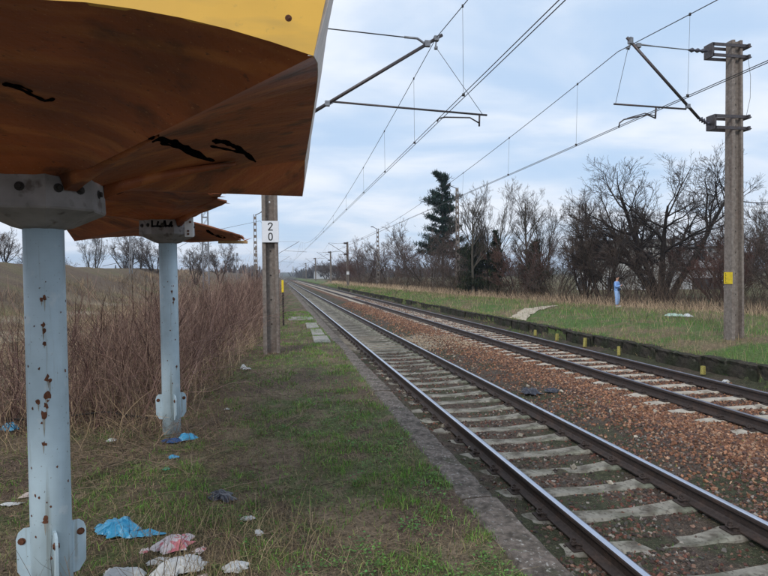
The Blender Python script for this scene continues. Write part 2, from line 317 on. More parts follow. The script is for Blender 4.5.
def fastening():
    m = MB()
    m.bbox((0, 0, .008), (.30, .16, .016), .004)
    for s in (-1, 1):
        m.box((s*.088, 0, .028), (.05, .11, .022), taper=.8)
        m.lathe([(.022, .038), (.022, .062), (.012, .066)], 6, (s*.10, 0, 0)); m.lathe([(.011, .06), (.011, .088)], 6, (s*.10, 0, 0))
        m.tube([(s*.06, -.055, .045), (s*.10, -.05, .058), (s*.125, -.02, .04), (s*.125, .02, .04), (s*.10, .05, .058), (s*.06, .055, .045)], .010, 5)
    return m.mesh('rail_fastening', M['fasten'])
FAST = fastening()
def sleeper_mesh(name, concave, w0, material, seed):
    r = np.random.default_rng(seed); xs = np.linspace(-1.25, 1.25, 17); m = MB(); rings = []
    for x in xs:
        ax = abs(x); top = -concave*(1-min(1, ax/.62)**2)+r.normal(0, .003)
        if ax > .95: top -= .03*(ax-.95)/.3
        w = w0/2*(1+r.normal(0, .02))*(0.86 if ax < .5 else 1)
        yo = r.normal(0, .004)
        rings.append([[x, -w-.02+yo, -.16], [x, -w+yo, top-.02], [x, -w+.025+yo, top], [x, w-.025+yo, top], [x, w+yo, top-.02], [x, w+.02+yo, -.16]])
    V = np.array(rings); n = 6; idx = np.arange(len(xs)*n).reshape(len(xs), n); a, b = idx[:-1], idx[1:]
    q = np.stack([a[:, :-1], a[:, 1:], b[:, 1:], b[:, :-1]], -1).reshape(-1, 4)[:, ::-1]
    l = (len(xs)-1)*n
    m.add(V.reshape(-1, 3), quads=np.concatenate([q, [[0, 5, 4, 1], [1, 4, 3, 2], [l+1, l+4, l+5, l], [l+2, l+3, l+4, l+1]]]))
    return m.mesh(name, material)
def track(name, xl, label, top, smat, concave, spacing, y0, w, zf, seed):
    t = empty(name, (xl+.7535, 0, 0), label, 'railway track', 'the two railway tracks')
    rm = rail_mesh('rail', top)
    for k in (-1, 1): link('rail', rm, t, (k*.7535, 0, zf))
    meshes = [sleeper_mesh('sleeper', concave*(.8+.15*k), w, smat, seed+k) for k in range(4)]
    r = random.Random(seed); y = y0; far = MB(); k = 0
    while y < 260:
        if y < 62:
            o = link('sleeper', meshes[r.randrange(4)], t, (r.gauss(0, .012), y, zf-.012+r.gauss(0, .003))); o.rotation_euler = (r.gauss(0, .01), 0, r.gauss(0, .008)+(math.pi if r.random() < .5 else 0))
            if y < 24:
                for s in (-1, 1):
                    f = link('rail_fastening', FAST, o, (s*.7535, 0, .0))
        else: far.box((0, y, zf-.06), (2.5, w, .1))
        y += spacing; k += 1
    tag(link('far_sleepers', far.mesh('far_sleepers', smat), t), kind='stuff')
    return t
ZF = 1.65-2.134-.172
track('railway_track', 2.513, 'near railway track with shiny rails and sunken dished concrete sleepers', M['rail_top'], M['sleeper'], .034, .63, 1.29, .25, ZF, 11)
track('railway_track', 6.806, 'far railway track with dull brown rails and pale straight sleepers', M['rail_top2'], M['sleeper2'], .006, .64, 2.1, .24, ZF, 51)

# ------------------------------------------------------------------ ballast stones
def stones(P, size, col, seed, flat=.75):
    r = np.random.default_rng(seed); n = len(P)
    base = np.array([[-1, -1, -1], [1, -1, -1], [1, 1, -1], [-1, 1, -1], [-1, -1, 1], [1, -1, 1], [1, 1, 1], [-1, 1, 1]])*.5
    V = base[None]*(1+r.normal(0, .25, (n, 8, 3))); V = V*r.uniform(.7, 1.3, (n, 1, 3))*np.array([1, 1, flat])
    qv = nrm(r.normal(size=(n, 4))); w, x, y, z = qv.T
    Rm = np.stack([np.stack([1-2*(y*y+z*z), 2*(x*y-z*w), 2*(x*z+y*w)], -1), np.stack([2*(x*y+z*w), 1-2*(x*x+z*z), 2*(y*z-x*w)], -1), np.stack([2*(x*z-y*w), 2*(y*z+x*w), 1-2*(x*x+y*y)], -1)], 1)
    V = np.einsum('nij,nkj->nki', Rm, V)*size[:, None, None]*.72+P[:, None]
    f = np.array([[0, 3, 2, 1], [4, 5, 6, 7], [0, 1, 5, 4], [1, 2, 6, 5], [2, 3, 7, 6], [3, 0, 4, 7]])
    F = (f[None]+(np.arange(n)*8)[:, None, None]).reshape(-1, 4)
    tri = np.concatenate([F[:, [0, 1, 2]], F[:, [0, 2, 3]]])
    return V.reshape(-1, 3), tri, np.repeat(col, 8, 0)
def scatter(n, x0, x1, y0, y1, rng, power=0.0):
    X = rng.uniform(x0, x1, n); u = rng.uniform(0, 1, n)
    Y = y0*(y1/y0)**u if power else y0+(y1-y0)*u
    return X, Y
def bed_stones(name, n, x0, x1, y0, y1, sz, pal, seed, dens=None, lift=0, power=1, sl=None):
    r = np.random.default_rng(seed); X, Y = scatter(n, x0, x1, y0, y1, r, power)
    if dens is not None: k = r.uniform(size=n) < dens(X, Y); X, Y = X[k], Y[k]
    if sl: k = (r.uniform(size=len(X)) < .12) | (np.abs((Y-sl[0]+sl[1]/2) % sl[1]-sl[1]/2) > .115) | (X > sl[2]) | (X < sl[3]); X, Y = X[k], Y[k]
    s = r.uniform(*sz, len(X))*(1+.35*np.clip(Y/18-.7, 0, 2.5)); Z = terrain(X, Y)+s*.15+lift
    pal = np.array(pal); c = pal[r.integers(0, len(pal), len(X))]*r.uniform(.6, 1.35, (len(X), 1))
    m = MB(); v, t, cc = stones(np.stack([X, Y, Z], -1), s, c, seed+1); m.add(v, tris=t, col=cc)
    o = link(name, m.mesh(name, M['stone'])); return tag(o, kind='stuff')
RUST = [(.22, .11, .066), (.16, .078, .05), (.25, .14, .085), (.15, .082, .06), (.36, .23, .155), (.10, .06, .05), (.22, .105, .062), (.12, .085, .075), (.31, .155, .09)]
DARK = [(.07, .05, .045), (.09, .065, .055), (.055, .045, .04), (.11, .075, .06), (.075, .07, .065), (.12, .06, .045)]
def d_mid(X, Y): return sstep(4.6, 5.5, X+.6*(fbm(X, Y, 1.1, 3, 77)-.5))*.9+.08
o = bed_stones('ballast', 52000, 4.35, 6.75, 3.0, 45, (.020, .050), RUST, 101, d_mid, sl=(2.1, .64, 8.3, 6.25)); tag(o, 'heap of rust orange ballast stones between the two tracks', 'ballast')
o = bed_stones('ballast', 26000, 6.75, 8.9, 4.5, 60, (.028, .05), RUST+DARK, 103, lambda X, Y: .9-.5*sstep(8.4, 8.8, X), sl=(2.1, .64, 8.3, 6.4)); tag(o, 'brown ballast stones lying between the sleepers of the far track', 'ballast')
o = bed_stones('ballast', 34000, 1.5, 5.3, 2.2, 17, (.018, .044), DARK+[(.19, .12, .09), (.14, .06, .045), (.21, .19, .17)], 105, lambda X, Y: .25+.75*sstep(.42, .58, fbm(X, Y, 1.3, 3, 66)), lift=-.006, sl=(1.29, .63, 4.1, 2.1)); tag(o, 'dark dirty ballast and soil lying between the sleepers of the near track', 'ballast')
pb = MB(); r = np.random.default_rng(5)
X = r.uniform(2.0, 9.1, 70); Y = r.uniform(3, 16, 70); s = r.uniform(.05, .085, 70)
v, t, c = stones(np.stack([X, Y, terrain(X, Y)+.02], -1), s, np.array([[.30, .27, .22]])*r.uniform(.6, 1.5, (70, 1)), 9); pb.add(v, tris=t, col=c)
tag(link('pale_rubble', pb.mesh('pale_rubble', M['stone'])), 'pale rubble lumps strewn over the dark track bed', 'rubble', kind='stuff')
# crossing of pale trodden grit over the near track
r = np.random.default_rng(6); X = r.uniform(4.3, 5.9, 2300); Y = r.uniform(13.8, 22, 2300); k = np.abs(Y-(22.5-1.35*(X-2.0)))+r.normal(0, .9, 2300) < 1.3; X, Y = X[k], Y[k]
m = MB(); v, t, c = stones(np.stack([X, Y, terrain(X, Y)+.03], -1), r.uniform(.02, .05, len(X)), np.array([[.36, .28, .20]])*r.uniform(.7, 1.3, (len(X), 1)), 19); m.add(v, tris=t, col=c)
tag(link('pale_grit', m.mesh('pale_grit', M['stone'])), 'pale sandy grit path crossing the orange ballast between the tracks', 'grit', kind='stuff')

# ------------------------------------------------------------------ platform edges
pe = empty('platform_edge', (1.42, 0, 0), 'worn dark concrete kerb edging the near grassy platform', 'platform edge')
r = np.random.default_rng(3); ks = []
for k in range(3):
    m = MB(); ys = np.linspace(-.975, .975, 21); rr = np.random.default_rng(30+k)
    wob = np.cumsum(rr.normal(0, .004, 21)); wob -= np.linspace(0, wob[-1], 21)
    prof = []
    for i, yy in enumerate(ys):
        c = .012+abs(rr.normal(0, .008))+(rr.random() < .16)*.03; w = wob[i]
        prof.append([[-.14, yy, -.16], [-.14+w*.4, yy, -.008+rr.normal(0, .004)], [-.115, yy, .006+rr.normal(0, .004)], [0+rr.normal(0, .01), yy, .008+rr.normal(0, .004)], [.135-c, yy, .004+rr.normal(0, .003)], [.135+w*.3, yy, -c], [.125, yy, -.16]])
    V = np.array(prof); n = 7; idx = np.arange(21*n).reshape(21, n); a, b = idx[:-1], idx[1:]
    qq = np.stack([a[:, :-1], a[:, 1:], b[:, 1:], b[:, :-1]], -1).reshape(-1, 4)
    e0 = [0, 1, 2, 3, 4, 5, 6]; l = 20*n
    tr = [[0, i+1, i] for i in range(1, 6)]+[[l, l+i, l+i+1] for i in range(1, 6)]
    m.add(V.reshape(-1, 3), quads=qq, tris=tr); ks.append(m.mesh('kerb_slab', M['kerb'], smooth=False))
for k in range(36):
    o = link('kerb_slab', ks[k % 3], pe, (.003*math.sin(k*2.1), 1.0+2.0*k, .01*math.sin(k*1.7)*.4)); o.rotation_euler = (random.gauss(0, .003), random.gauss(0, .008), random.gauss(0, .002)+(0 if k % 2 else 0))
m = MB(); m.box((.06, 45, -.42), (.12, 90, .5)); link('retaining_wall', m.mesh('retaining_wall', M['wall_dark']), pe)
# far platform edge
pf = empty('platform_edge', (9.26, 0, 0), 'crumbling black damp wall edging the far platform beyond the second track', 'platform edge')
pw = [MB() for _ in range(4)]
for k, m in enumerate(pw):
    rr = np.random.default_rng(60+k); ys = np.linspace(-.74, .74, 12); zs = [-.62, -.45, -.33, -.255, -.225]
    V = np.array([[[-.06+rr.normal(0, .010)+(zz > -.24)*.02-(zz == -.255)*.035, yy, zz+(rr.normal(0, .010) if zz > -.6 else 0)] for zz in zs]+[[.16, yy, -.235+rr.normal(0, .008)], [.16, yy, -.62]] for yy in ys])
    n = 7; idx = np.arange(12*n).reshape(12, n); a, b = idx[:-1], idx[1:]
    qq = np.stack([a[:, :-1], b[:, :-1], b[:, 1:], a[:, 1:]], -1).reshape(-1, 4); l = 11*n
    m.add(V.reshape(-1, 3), quads=qq, tris=[[0, i, i+1] for i in range(1, 6)]+[[l, l+i+1, l+i] for i in range(1, 6)])
pwm = [m.mesh('wall_slab', M['wall_dark']) for m in pw]
for k in range(60):
    o = link('wall_slab', pwm[(k*7) % 4], pf, (random.gauss(0, .03), 1.5+1.5*k, random.gauss(0, .014))); o.rotation_euler = (random.gauss(0, .006), random.gauss(0, .02), random.gauss(0, .012))
m = MB(); m.box((0, 0, .17), (.10, .09, .34), taper=.92); m.box((0, 0, .345), (.08, .07, .012)); ym = m.mesh('painted_stub_post', M['yellows'])
for k, (x, y, h) in enumerate([(9.0, 19.3, .75), (9.02, 17.7, .85), (9.0, 15.9, 1.05), (8.98, 14.1, .9), (9.0, 11.0, .7)]):
    o = tag(link('stub_post', ym, None, (x, y, -.60)), ['squat faded yellow stub post by far platform wall, farthest of the five', 'faded yellow stub post by far platform wall, second farthest of the five', 'taller yellow stub post by far platform wall, middle of the five', 'faded yellow stub post by far platform wall, second nearest of the five', 'grimy short yellow stub post by far wall, nearest to the concrete mast'][k], 'post', 'yellow stub posts along the far platform wall')
    o.scale = (.82, .82, h*.75); o.rotation_euler = (random.gauss(0, .03), random.gauss(0, .04), random.gauss(0, .3))
# slabs of paving
def slab(name, poly, label, cat, thick=.06, kind=None, sub=None):
    m = MB(); p = np.array(poly, float); k = len(p); z = terrain(p[:, 0], p[:, 1]).max()+.03
    top = np.c_[p, np.full(k, z)]; bot = np.c_[p, np.full(k, z-thick)]
    m.add(np.concatenate([bot, top]), quads=[[i, (i+1) % k, k+(i+1) % k, k+i] for i in range(k)], tris=[[k, k+i, k+i+1] for i in range(1, k-1)])
    o = link(name, m.mesh(name, M['concrete'])); return tag(o, label, cat, kind=kind)
for k, (x, y, w, d) in enumerate([(.80, 22.2, .95, 1.5), (1.04, 18.9, .40, 2.0), (1.06, 16.6, .36, 1.9), (1.02, 14.5, .42, 1.5)]):
    slab('paving_slab', [(x-w/2, y-d/2), (x+w/2-.02, y-d/2+.05), (x+w/2, y+d/2), (x-w/2+.04, y+d/2-.08)], ['widest pale concrete slab crossing the near platform right of the numbered mast', 'narrow worn slab along the near kerb, next in front of the wide pale slab', 'narrow worn slab along the near kerb, second in front of the wide pale slab', 'narrow grassy slab along the near kerb, nearest of the four slabs'][k], 'paving slab', thick=.1)['group'] = 'paving slabs on the near platform'
m = MB(); P = [(9.35, 21.0), (9.4, 24.0), (12.5, 27.5), (16.0, 31.5), (16.3, 30.3), (13.0, 26.2), (10.6, 21.8)]; xs = np.array(P); n = 24
A = np.stack([np.interp(np.linspace(0, 1, n), [0, .3, .6, 1], [9.36, 10.8, 12.6, 14.2]), np.interp(np.linspace(0, 1, n), [0, .3, .6, 1], [21.0, 23.0, 25.6, 27.6])], -1)
B = np.stack([np.interp(np.linspace(0, 1, n), [0, .3, .6, 1], [9.36, 10.5, 12.3, 14.1]), np.interp(np.linspace(0, 1, n), [0, .3, .6, 1], [22.5, 24.0, 26.3, 27.8])], -1)
A += r.normal(0, .06, A.shape)*[0, 1]; B += r.normal(0, .06, B.shape)*[0, 1]
V = np.concatenate([np.c_[A, terrain(A[:, 0], A[:, 1])+.03], np.c_[B, terrain(B[:, 0], B[:, 1])+.03]]); i = np.arange(n-1)
m.add(V, quads=np.stack([i, i+1, n+i+1, n+i], -1)); tag(link('footpath', m.mesh('footpath', mat('sandy_path', (.42, .36, .28), rough=.95, nscale=9, nvar=.3, bump=.6, bscale=20, bdist=.03, spec=.1))), kind='structure')

# ------------------------------------------------------------------ shelter canopies on steel posts
from mathutils.bvhtree import BVHTree
def resample(pts, n):
    p = np.asarray(pts, float); d = np.r_[0, np.cumsum(np.linalg.norm(np.diff(p, axis=0), axis=1))]; t = np.linspace(0, d[-1], n)
    return np.stack([np.interp(t, d, p[:, k]) for k in range(3)], -1)
def shell_sector(m, A, edge, rim, n=16, k=12, bulge=.10, mid_lift=0.0, wob=0.0, seed=0):
    """surface between an inner rim polyline and an outer edge polyline, folded up between its two creases"""
    E = resample(edge, n); I = resample(rim, n); t = np.linspace(0, 1, k)[:, None, None]; u = np.linspace(0, 1, n)
    V = I[None]*(1-t)+E[None]*t
    V[..., 2] += (np.sin(np.pi*np.linspace(0, 1, k)**.75)[:, None])*(np.sin(np.pi*u)**.8)[None]*bulge
    if wob: rr = np.random.default_rng(seed); V[1:] += rr.normal(0, wob, V[1:].shape)*np.array([1, 1, .6])
    th = .014; n2 = n*k; V = V.reshape(-1, 3); Vt = V+np.array([0, 0, th])
    idx = np.arange(n2).reshape(k, n); q = np.stack([idx[:-1, :-1], idx[:-1, 1:], idx[1:, 1:], idx[1:, :-1]], -1).reshape(-1, 4)
    loop = np.concatenate([idx[0], idx[1:, -1], idx[-1, ::-1][1:], idx[::-1, 0][1:-1]]); l2 = np.roll(loop, -1)
    m.add(np.concatenate([V, Vt]), quads=np.concatenate([q, q[:, ::-1]+n2, np.stack([loop, l2, l2+n2, loop+n2], -1)]))
def octa(r, z, c, off=math.pi/8): return [(c[0]+r*math.cos(off+k*math.pi/4), c[1]+r*math.sin(off+k*math.pi/4), z) for k in range(8)]
def canopy_post(root, base, ztop, seed):
    """steel tube, cross plates at the foot and the octagonal head"""
    r = np.random.default_rng(seed); bx, by = base
    m = MB(); m.lathe([(.091, -.25), (.091, .6), (.0905, 1.2), (.090, ztop-.23)], 40); link('post', m.mesh('post', M['post'], smooth=True), root)
    for a in (188, 95, 22, -62):
        a = math.radians(a); m = MB(); prof = [(.085, .165), (.118, .17), (.150, .22), (.153, .38), (.143, .41), (.122, .428), (.085, .428)]
        m.prism(prof, -.006, .006); me = m.mesh('foot_plate', M['post']); o = link('foot_plate', me, root); o.rotation_euler = (0, 0, a)
        mm = MB(); mm.lathe([(.012, -.014), (.012, .014)], 6, (.128, 0, .368), axis=(0, 1, 0)); mm.lathe([(.018, -.0085), (.018, .0085)], 10, (.128, 0, .368), axis=(0, 1, 0))
        link('bolt', mm.mesh('bolt', M['rust']), o)
    m = MB(); rr = .275
    m.lathe([(.092, ztop-.235), (.13, ztop-.225), (rr, ztop-.155), (rr+.006, ztop-.145), (rr, ztop), (.1, ztop+.002)], 8)
    v = m.v[0]; c, s_ = math.cos(math.pi/8), math.sin(math.pi/8); m.v[0] = v@np.array([[c, s_, 0], [-s_, c, 0], [0, 0, 1]])
    cap = link('capital', m.mesh('capital', M['capital']), root)
    for k in range(8):
        a = k*math.pi/4; ap = rr*math.cos(math.pi/8)
        for off in ((-.05, .05) if k % 2 else (.0,)):
            p = (ap*math.cos(a)-off*math.sin(a), ap*math.sin(a)+off*math.cos(a), ztop-.06); ax = (math.cos(a), math.sin(a), 0)
            mm = MB(); mm.lathe([(.021, 0), (.021, .006), (.013, .008)], 12, p, axis=ax); mm.lathe([(.014, .006), (.014, .018), (.010, .021)], 6, p, axis=ax)
            link('bolt', mm.mesh('bolt', M['rust'] if k == 3 else M['darkhole']), cap)
    # rust blisters and chips on the paint
    m = MB()
    spots = [(-80, 1.55, .008), (-72, 1.56, .009), (-78, 1.43, .010), (-77, 1.40, .009), (-76, 1.34, .008), (-68, 1.17, .012), (-64, 1.16, .009), (-74, 1.09, .016), (-74, 1.04, .011), (-96, 1.06, .010), (-82, 1.0, .015), (-92, 1.22, .005), (-85, .86, .010), (-92, .96, .005), (-100, .6, .006), (-86, .50, .012), (-86, .485, .014), (-72, .3, .006)]
    if seed == 2: spots = [(-80, 1.50, .011), (-70, 1.42, .013), (-74, 1.39, .009), (-95, 1.1, .006), (-60, .72, .012), (-90, .55, .007), (-66, 1.0, .006)]
    for k in range(24 if seed == 1 else 14): spots.append((r.uniform(-170, 30), r.uniform(.4, 1.7), r.uniform(.002, .006)))
    for a, z, s in spots:
        a = math.radians(a+r.normal(0, 2)+(0 if seed == 1 else 20)); k = 9; R = .0918
        an = np.arange(k)*2*math.pi/k; rad = s*(1+r.normal(0, .25, k)); du = rad*np.cos(an); dv = rad*np.sin(an)*1.3
        ang = a+du/R; V = np.stack([R*np.cos(ang), R*np.sin(ang), z+dv], -1); m.add(np.concatenate([[[R*1.006*math.cos(a), R*1.006*math.sin(a), z]], V]), tris=[[0, 1+i, 1+(i+1) % k] for i in range(k)])
    tag(link('rust_spots', m.mesh('rust_spots', M['rust']), root), kind='stuff')
    m = MB()
    for a, z, s in spots:
        if s < .007: continue
        a = math.radians(a+(0 if seed == 1 else 20)); R = .0916; Ln = s*r.uniform(3, 9); w = s*.45/R
        m.add([(R*math.cos(a-w), R*math.sin(a-w), z), (R*math.cos(a+w), R*math.sin(a+w), z), (R*math.cos(a+w*.6), R*math.sin(a+w*.6), z-Ln*.6), (R*math.cos(a-w*.5), R*math.sin(a-w*.5), z-Ln*.6), (R*math.cos(a), R*math.sin(a), z-Ln)], quads=[[0, 3, 2, 1]], tris=[[3, 4, 2]])
    tag(link('rust_runs', m.mesh('rust_runs', M['rustrun']), root), kind='stuff')
P1 = (-1.13, 3.09); P2 = (-1.13, 6.34)
def rim(c, z, a0, a1, n=7, r=.262):
    return [(c[0]+r*math.cos(math.radians(a0+(a1-a0)*i/(n-1))), c[1]+r*math.sin(math.radians(a0+(a1-a0)*i/(n-1))), z) for i in range(n)]
can1 = empty('platform_canopy', (P1[0], P1[1], 0), 'nearest mushroom canopy, orange underside and bright yellow fascia, on a rusty pale blue post', 'canopy', 'station shelter canopies')
canopy_post(can1, P1, 2.125, 1)
def loc(m, name, material, root, smooth=False): return link(name, m.mesh(name, material, smooth=smooth, center=root.location[:]), root)
zc1 = 2.118
near1 = [(-2.35, 1.46, 2.20), (-2.15, 1.46, 2.26), (-1.8, 1.46, 2.295), (-1.4, 1.46, 2.295), (-1.13, 1.46, 2.288), (-.85, 1.46, 2.292), (-.611, 1.46, 2.290), (-.39, 1.46, 2.292), (-.17, 1.46, 2.264), (-.03, 1.46, 2.232), (.095, 1.46, 2.197)]
kinkR = (.20, 4.17, 2.475)
right1 = [near1[-1], (.125, 1.75, 2.285), (.15, 2.1, 2.358), (.165, 2.6, 2.385), (.18, 3.3, 2.42), kinkR]
fr1 = [kinkR, (.205, 4.45, 2.38), (.20, 4.71, 2.288)]
far1 = [fr1[-1], (-.1, 4.71, 2.333), (-.47, 4.71, 2.39), (-.68, 4.71, 2.427), (-1.35, 4.71, 2.514), (-2.0, 4.71, 2.46), (-2.45, 4.71, 2.29)]
left1 = [(-2.45, 4.71, 2.29), (-2.46, 4.1, 2.47), (-2.45, 3, 2.42), (-2.41, 2.1, 2.36), (-2.35, 1.46, 2.20)]
m = MB()
shell_sector(m, None, near1, rim(P1, zc1, 225, 315), bulge=.085, n=26)
shell_sector(m, None, right1, rim(P1, zc1, 315, 405-18), bulge=.05, n=20)
shell_sector(m, None, fr1, rim(P1, zc1, 387, 405, 3), bulge=-.02, n=8)
shell_sector(m, None, far1, rim(P1, zc1, 405, 495), bulge=.06, n=26)
shell_sector(m, None, left1, rim(P1, zc1, 495, 585), bulge=.05, n=20)
sh1 = loc(m, 'shell', M['shell'], can1, smooth=False)
# folded rib fillets running up the diagonals
def rib(root, c, z, ang, L_, dz, w=.05):
    m = MB(); a = math.radians(ang); d = np.array([math.cos(a), math.sin(a), 0]); s = np.array([-d[1], d[0], 0]); k = 9; t = np.linspace(0, 1, k)
    ctr = np.array([c[0], c[1], z])+d*(.27+t[:, None]*(L_-.27)); ctr[:, 2] += t**.8*dz
    wd = w*(1-t)**.6+.006; dep = .05*(1-t)**1.2+.004
    V = np.stack([ctr+s*wd[:, None]+[0, 0, .02], ctr+s*wd[:, None]*.5-np.c_[0*t, 0*t, dep], ctr-s*wd[:, None]*.5-np.c_[0*t, 0*t, dep], ctr-s*wd[:, None]+[0, 0, .02]], 1)
    idx = np.arange(k*4).reshape(k, 4); q = np.stack([idx[:-1], np.roll(idx[:-1], -1, 1), np.roll(idx[1:], -1, 1), idx[1:]], -1).reshape(-1, 4)
    m.add(V.reshape(-1, 3), quads=np.concatenate([q, [[0, 3, 2, 1]]])); loc(m, 'rib', M['shell'], root, smooth=True)
rib(can1, P1, 2.11, 315, .95, .10); rib(can1, P1, 2.11, 387, 1.0, .20); rib(can1, P1, 2.11, 225, .95, .10)
def fascia(root, edge, outward, h, flare, material, name='fascia', top=None, spread=0.0, flare0=None):
    E = resample(edge, 24); o = np.array(outward, float); k = 5; t = np.linspace(0, 1, k)[:, None, None]
    T = E.copy(); T[:, 2] = top if top else E[:, 2]+h; T += o*flare if flare0 is None else o*np.interp(E[:, 1], [1.46, 2.1], [flare0, flare])[:, None]
    if spread: T[:, 0] += spread*np.sign(E[:, 0]+1.13)*np.clip((np.abs(E[:, 0]+1.13)-.9)/.3, 0, 1)
    V = E[None]*(1-t)+T[None]*t+np.sin(t*math.pi)*o*.012; V[0, :, :] += o*.002
    n = 24; V = V.reshape(-1, 3); V2 = V-o*.016; idx = np.arange(n*k).reshape(k, n); q = np.stack([idx[:-1, :-1], idx[:-1, 1:], idx[1:, 1:], idx[1:, :-1]], -1).reshape(-1, 4); n2 = n*k
    loop = np.concatenate([idx[0], idx[1:, -1], idx[-1, ::-1][1:], idx[::-1, 0][1:-1]]); l2 = np.roll(loop, -1)
    m = MB(); m.add(np.concatenate([V, V2]), quads=np.concatenate([q, q[:, ::-1]+n2, np.stack([loop, l2, l2+n2, loop+n2], -1)])); return loc(m, name, material, root)
fa = fascia(can1, near1, (0, -1, 0), 0, .0, M['yellow'], top=2.70, spread=.115)
mm = MB(); mm.lathe([(.010, 0), (.010, .003), (.006, .006)], 12, (.035, 1.4585, 2.285), axis=(0, -1, 0)); mm.lathe([(.004, .003), (.004, .008)], 6, (.035, 1.4585, 2.285), axis=(0, -1, 0)); mm.v = [v-np.array([P1[0], P1[1], 0]) for v in mm.v]
link('bolt', mm.mesh('bolt', M['rust']), fa)
fascia(can1, right1+fr1[1:], (1, 0, 0), 0, .052, M['shell_edge'], top=2.70, flare0=.115)
fascia(can1, left1, (-1, 0, 0), 0, .10, M['shell_edge'], top=2.70)
# second canopy, torn open on its right side
can2 = empty('platform_canopy', (P2[0], P2[1], 0), 'torn second canopy behind the first, its right side broken off in jagged flaps', 'canopy', 'station shelter canopies')
canopy_post(can2, P2, 2.235, 2); zc2 = 2.228
near2 = [(-2.45, 4.745, 2.29), (-2.0, 4.745, 2.43), (-1.35, 4.745, 2.47), (-.95, 4.745, 2.43), (-.68, 4.745, 2.40)]
tear = [(-.68, 4.745, 2.40), (-.60, 4.95, 2.37), (-.565, 5.05, 2.375), (-.58, 5.10, 2.355), (-.46, 5.16, 2.362), (-.485, 5.24, 2.345), (-.54, 5.30, 2.34), (-.44, 5.42, 2.325), (-.465, 5.50, 2.322)]
m = MB()
shell_sector(m, None, near2, rim(P2, zc2, 225, 285), bulge=.03, n=20, wob=.004, seed=1)
shell_sector(m, None, tear, rim(P2, zc2, 285, 322), bulge=.015, n=14, wob=.004, seed=2)
far2 = [(-.44, 7.0, 2.13), (-.40, 7.35, 2.11), (-.50, 7.55, 2.13), (-.47, 7.8, 2.12), (-.75, 7.96, 2.12), (-1.15, 7.96, 2.10), (-1.8, 7.96, 2.19), (-2.2, 7.96, 2.17), (-2.55, 7.96, 2.125)]
shell_sector(m, None, far2, rim(P2, zc2, 385, 495), bulge=.05, n=30, wob=.003, seed=3)
left2 = [(-2.55, 7.96, 2.125), (-2.5, 7.3, 2.34), (-2.46, 6.3, 2.40), (-2.45, 5.4, 2.38), (-2.45, 4.745, 2.29)]
shell_sector(m, None, left2, rim(P2, zc2, 495, 585), bulge=.05, n=20)
sh2 = loc(m, 'shell', M['shell'], can2)
rib(can2, P2, 2.22, 305, .8, .10, .04)
m = MB(); rr = np.random.default_rng(8)
for k in range(16):                                   # splinters and shreds along the tears
    a = np.array(tear[rr.integers(1, 9)] if k % 2 else (-.44+rr.normal(0, .03), rr.uniform(6.9, 7.9), 2.12)); d = nrm(np.array([rr.uniform(.3, 1), rr.normal(0, .5), rr.normal(-.1, .25)]))*rr.uniform(.04, .11); w = nrm(np.cross(d, [0, 0, 1.]))*rr.uniform(.01, .03)
    b0 = a-nrm(d)*.03
    m.add([b0+w, b0-w, a+d, b0+w+[0, 0, .01], b0-w+[0, 0, .01]], tris=[[0, 1, 2], [3, 2, 4], [0, 2, 3], [1, 4, 2]])
loc(m, 'splinters', M['shell'], can2)
m = MB(); m.box((-.56, 7.55, 2.085), (.36, .045, .035), rz=.15); loc(m, 'timber_lath', mat('raw_lath', (.42, .27, .12), nvar=.2), can2)
m = MB(); m.bbox((-.872, 6.05, 2.18), (.085, .014, .26), .004); pl = loc(m, 'bolt_plate', M['signw'], can2)
for z in (2.25, 2.20, 2.11, 2.08):
    mm = MB(); mm.lathe([(.012, 0), (.010, .01)], 8, (-.872+(.012 if z > 2.15 else -.01), 6.043, z), axis=(0, -1, 0)); mm.v = [v-np.array([P2[0], P2[1], 0]) for v in mm.v]; link('bolt', mm.mesh('bolt', M['rust']), pl)
# black spray-paint strokes lying on the undersides
bpy.context.view_layer.update()
def stroke(shell, root, pts, w, seed=0):
    bv = BVHTree.FromObject(shell, bpy.context.evaluated_depsgraph_get()); org = np.array([0, 0, EYE]); out = []
    w = w*.72; P = np.array(pts, float); d = np.r_[0, np.cumsum(np.hypot(*np.diff(P, axis=0).T))]; t = np.linspace(0, d[-1], 28); P = np.stack([np.interp(t, d, P[:, 0]), np.interp(t, d, P[:, 1])], -1)
    tn = nrm(np.gradient(P, axis=0)); nn = np.stack([-tn[:, 1], tn[:, 0]], -1); rr = np.random.default_rng(seed)
    ww = w*(1+.25*np.sin(t*.5)+rr.normal(0, .08, len(t)))*np.clip(np.minimum(t, d[-1]-t)/(w*.7), .35, 1)
    for sgn in (-1, 1):
        for p, n_, w_ in zip(P, nn, ww):
            q = p+n_*w_*.5*sgn; dr = nrm(Fv+Rv*(q[0]-384)/FPX-Uv*(q[1]-288)/FPX)
            hl, hn, _, _ = bv.ray_cast(Vector(org-np.array(root.location)), Vector(dr))
            if hl is None: return
            h = np.array(hl)-dr*.004; out.append(h)
    k = len(P); m = MB(); i = np.arange(k-1); m.add(out, quads=np.stack([i, i+1, k+i+1, k+i], -1)); link('graffiti', m.mesh('graffiti', M['graffiti']), root)
for pts, w in (([(2, 84), (18, 88), (32, 95), (45, 101), (55, 99)], 4), ([(4, 83), (20, 86), (33, 92)], 2.5), ([(148, 139), (160, 139), (175, 143), (190, 150), (208, 160)], 8), ([(160, 143), (178, 147), (192, 155), (215, 161)], 4), ([(212, 141), (225, 142), (240, 149), (256, 162)], 6), ([(210, 146), (230, 150), (250, 155)], 3)):
    stroke(sh1, can1, pts, w, int(pts[0][0]))
